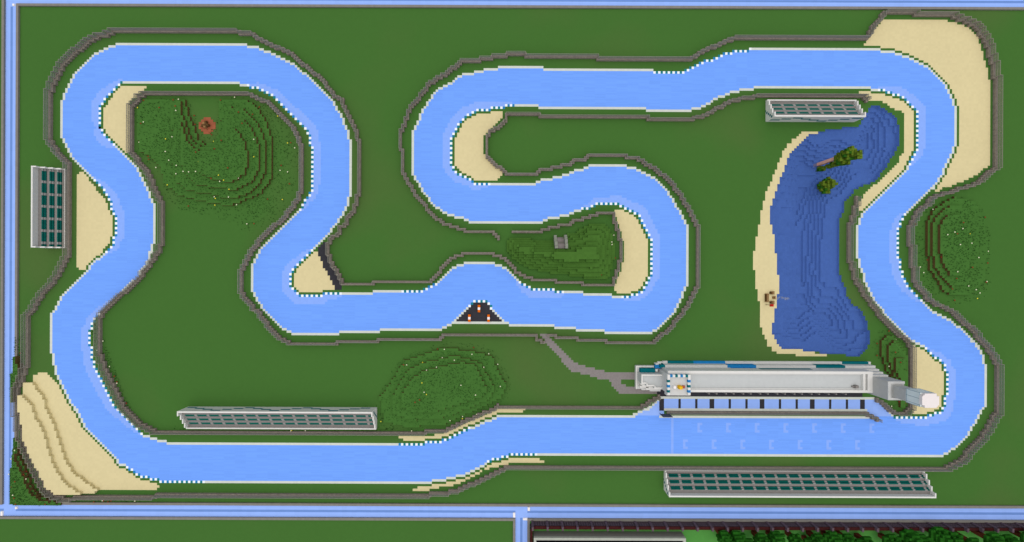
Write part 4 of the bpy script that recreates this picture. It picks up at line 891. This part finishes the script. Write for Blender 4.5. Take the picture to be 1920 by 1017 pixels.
# ------------------------------------------------------------------ the dark compound in the south-east
dw = thing('compound_wall', 'dark brick wall with buttress pillars south of the ice road', 'wall', (8, -105, 0))
q = MB(); q.box(.5, 240, -.3, .3, 0, 3.3); q.build('north_wall', BLACKSTONE, dw)
q = MB(); q.box(-.3, .3, .9, 60, 0, 3.3); q.build('west_wall', BLACKSTONE, dw)
q = MB(); q.box(.5, 240, -.3, .95, 3.3, 3.55); q.box(-.5, .5, .9, 60, 3.3, 3.55); q.build('timber_coping', DARKBROWN, dw)
q = MB()
for k in range(0, 240):
    x = .8 + k
    for z in (.35, 1.3, 2.25): q.box(x, x + .55, -.38, -.303, z, z + .55)
q.build('lattice', BLACKBRICK, dw)
for k in range(0, 36):
    x = .5 + 6.1 * k
    q = MB(); q.box(x - .45, x + .45, -.75, -.46, 0, 4.8); q.box(x - .38, x + .38, -.45, .8, 3.56, 4.75); q.build('pillar', BLACKBRICK, dw)
db = thing('black_roof_building', 'flat black roofed building with pale parapet inside the dark compound', 'building', (9, -109, 0))
q = MB(); q.box(0, 62, 0, 30, 0, 3.2); q.build('wall', GREYWALL, db)
q = MB(); q.box(1, 61, 1, 29, 3.2, 3.24); q.build('roof', mat('black_roof', (10, 10, 12), .1, 1), db)
q = MB(); q.box(0, 62, 0, 1, 3.2, 4.2); q.box(0, 1, 1, 29, 3.2, 4.2); q.box(61, 62, 1, 29, 3.2, 4.2); q.box(0, 62, 29, 30, 3.2, 4.2); q.build('parapet', mat('pale_stone', (176, 180, 168), .05, 1), db)

# ------------------------------------------------------------------ planting
def poly_px(p): return fill([gx(a, b) for a, b in p])
reg = {
 'garden': poly_px([(252, 185), (345, 182), (360, 195), (372, 240), (405, 240), (410, 185), (450, 180), (500, 190), (545, 235), (560, 270), (560, 345), (540, 385), (500, 425), (470, 440), (440, 420), (400, 408), (340, 395), (310, 365), (300, 330), (255, 285)]),
 'dome': poly_px([(690, 790), (715, 735), (735, 695), (765, 665), (830, 638), (900, 640), (935, 665), (960, 715), (955, 745), (935, 760), (860, 792), (800, 806), (700, 812)]),
 'right': poly_px([(1712, 400), (1740, 378), (1800, 368), (1840, 385), (1858, 440), (1858, 520), (1845, 560), (1800, 570), (1765, 565), (1730, 530), (1715, 480)]),
 'paddock': poly_px([(1635, 640), (1650, 622), (1672, 620), (1712, 655), (1712, 700), (1690, 710), (1660, 690), (1640, 665)]) | poly_px([(1662, 748), (1702, 748), (1708, 765), (1690, 775), (1672, 768)]),
 'corner': (hc > 0) | poly_px([(100, 932), (260, 934), (260, 944), (110, 944)]) | poly_px([(26, 640), (44, 620), (44, 700), (32, 760), (26, 835), (18, 835), (22, 720)]),
 'verge': poly_px([(325, 800), (350, 806), (700, 806), (740, 800), (740, 812), (325, 812)]) | poly_px([(170, 600), (180, 600), (240, 760), (262, 790), (255, 792), (215, 735), (172, 640)]),
 'castle': poly_px([(1085, 420), (1140, 415), (1155, 450), (1158, 500), (1145, 525), (1090, 525), (1130, 480), (1130, 440)]),
}
noplant &= ~(curbm & reg['corner'] & (CX < -200) & (CY > 28) & (CY < 76))
H[curbm & ~noplant] = .6
tufts(reg['garden'], 2, 1); tufts(reg['dome'], 2, 2); tufts(reg['right'], 2, 3); tufts(reg['paddock'], 2, 4)
tufts(reg['corner'], 3, 5, .6); tufts(reg['verge'], 3, 6, .55); tufts(reg['castle'], 1, 7)
def flower_mesh(name, petal, s):
    q = MB()
    q.box(-.04, .04, -.04, .04, 0, .55, 1)
    for dx, dy in ((0, 0), (s, 0), (-s, 0), (0, s), (0, -s)):
        q.box(dx - s / 2, dx + s / 2, dy - s / 2, dy + s / 2, .55, .55 + s * .6, 0)
    me = q.build(name, [petal, TUFTDARK])
    d = me.data; bpy.data.objects.remove(me); return d
FM = {'white': flower_mesh('daisy', PETALWHITE, .17), 'yellow': flower_mesh('dandelion', PETALYELLOW, .17), 'red': flower_mesh('poppy', PETALRED, .20)}
place_name = {'garden': 'on the garden hill inside the north-western loop', 'dome': 'on the terraced hill north of the lower straight', 'right': 'on the hill by the eastern hairpin',
              'paddock': 'in the plot beside the glass tower', 'corner': 'on the overgrown south-western corner hill', 'verge': 'in the grass strip before the long grandstand', 'castle': 'on the castle hill'}
fr_ = random.Random(11)
for n, counts in (('garden', (24, 14, 26)), ('dome', (18, 5, 5)), ('right', (15, 2, 12)), ('paddock', (4, 0, 7)), ('corner', (8, 0, 14)), ('verge', (7, 1, 3)), ('castle', (3, 0, 2))):
    ys, xs = np.nonzero(reg[n] & ~noplant)
    for kind, cnt in zip(('white', 'yellow', 'red'), counts):
        for k in range(cnt):
            i = fr_.randrange(len(ys))
            x, y = xs[i] + GX0 + fr_.uniform(-.35, .35), ys[i] + GY0 + fr_.uniform(-.35, .35)
            o = bpy.data.objects.new({'white': 'daisy', 'yellow': 'dandelion', 'red': 'poppy'}[kind], FM[kind])
            COL.objects.link(o)
            o.location = (x, -y, float(H[ys[i], xs[i]]))
            o.rotation_euler = (0, 0, fr_.uniform(0, 1.5))
            lb = {'white': 'small white flower growing ', 'yellow': 'small yellow flower growing ', 'red': 'small dark red flower growing '}[kind] + place_name[n]
            tag(o, lb, 'flower', kind + ' flowers ' + place_name[n])
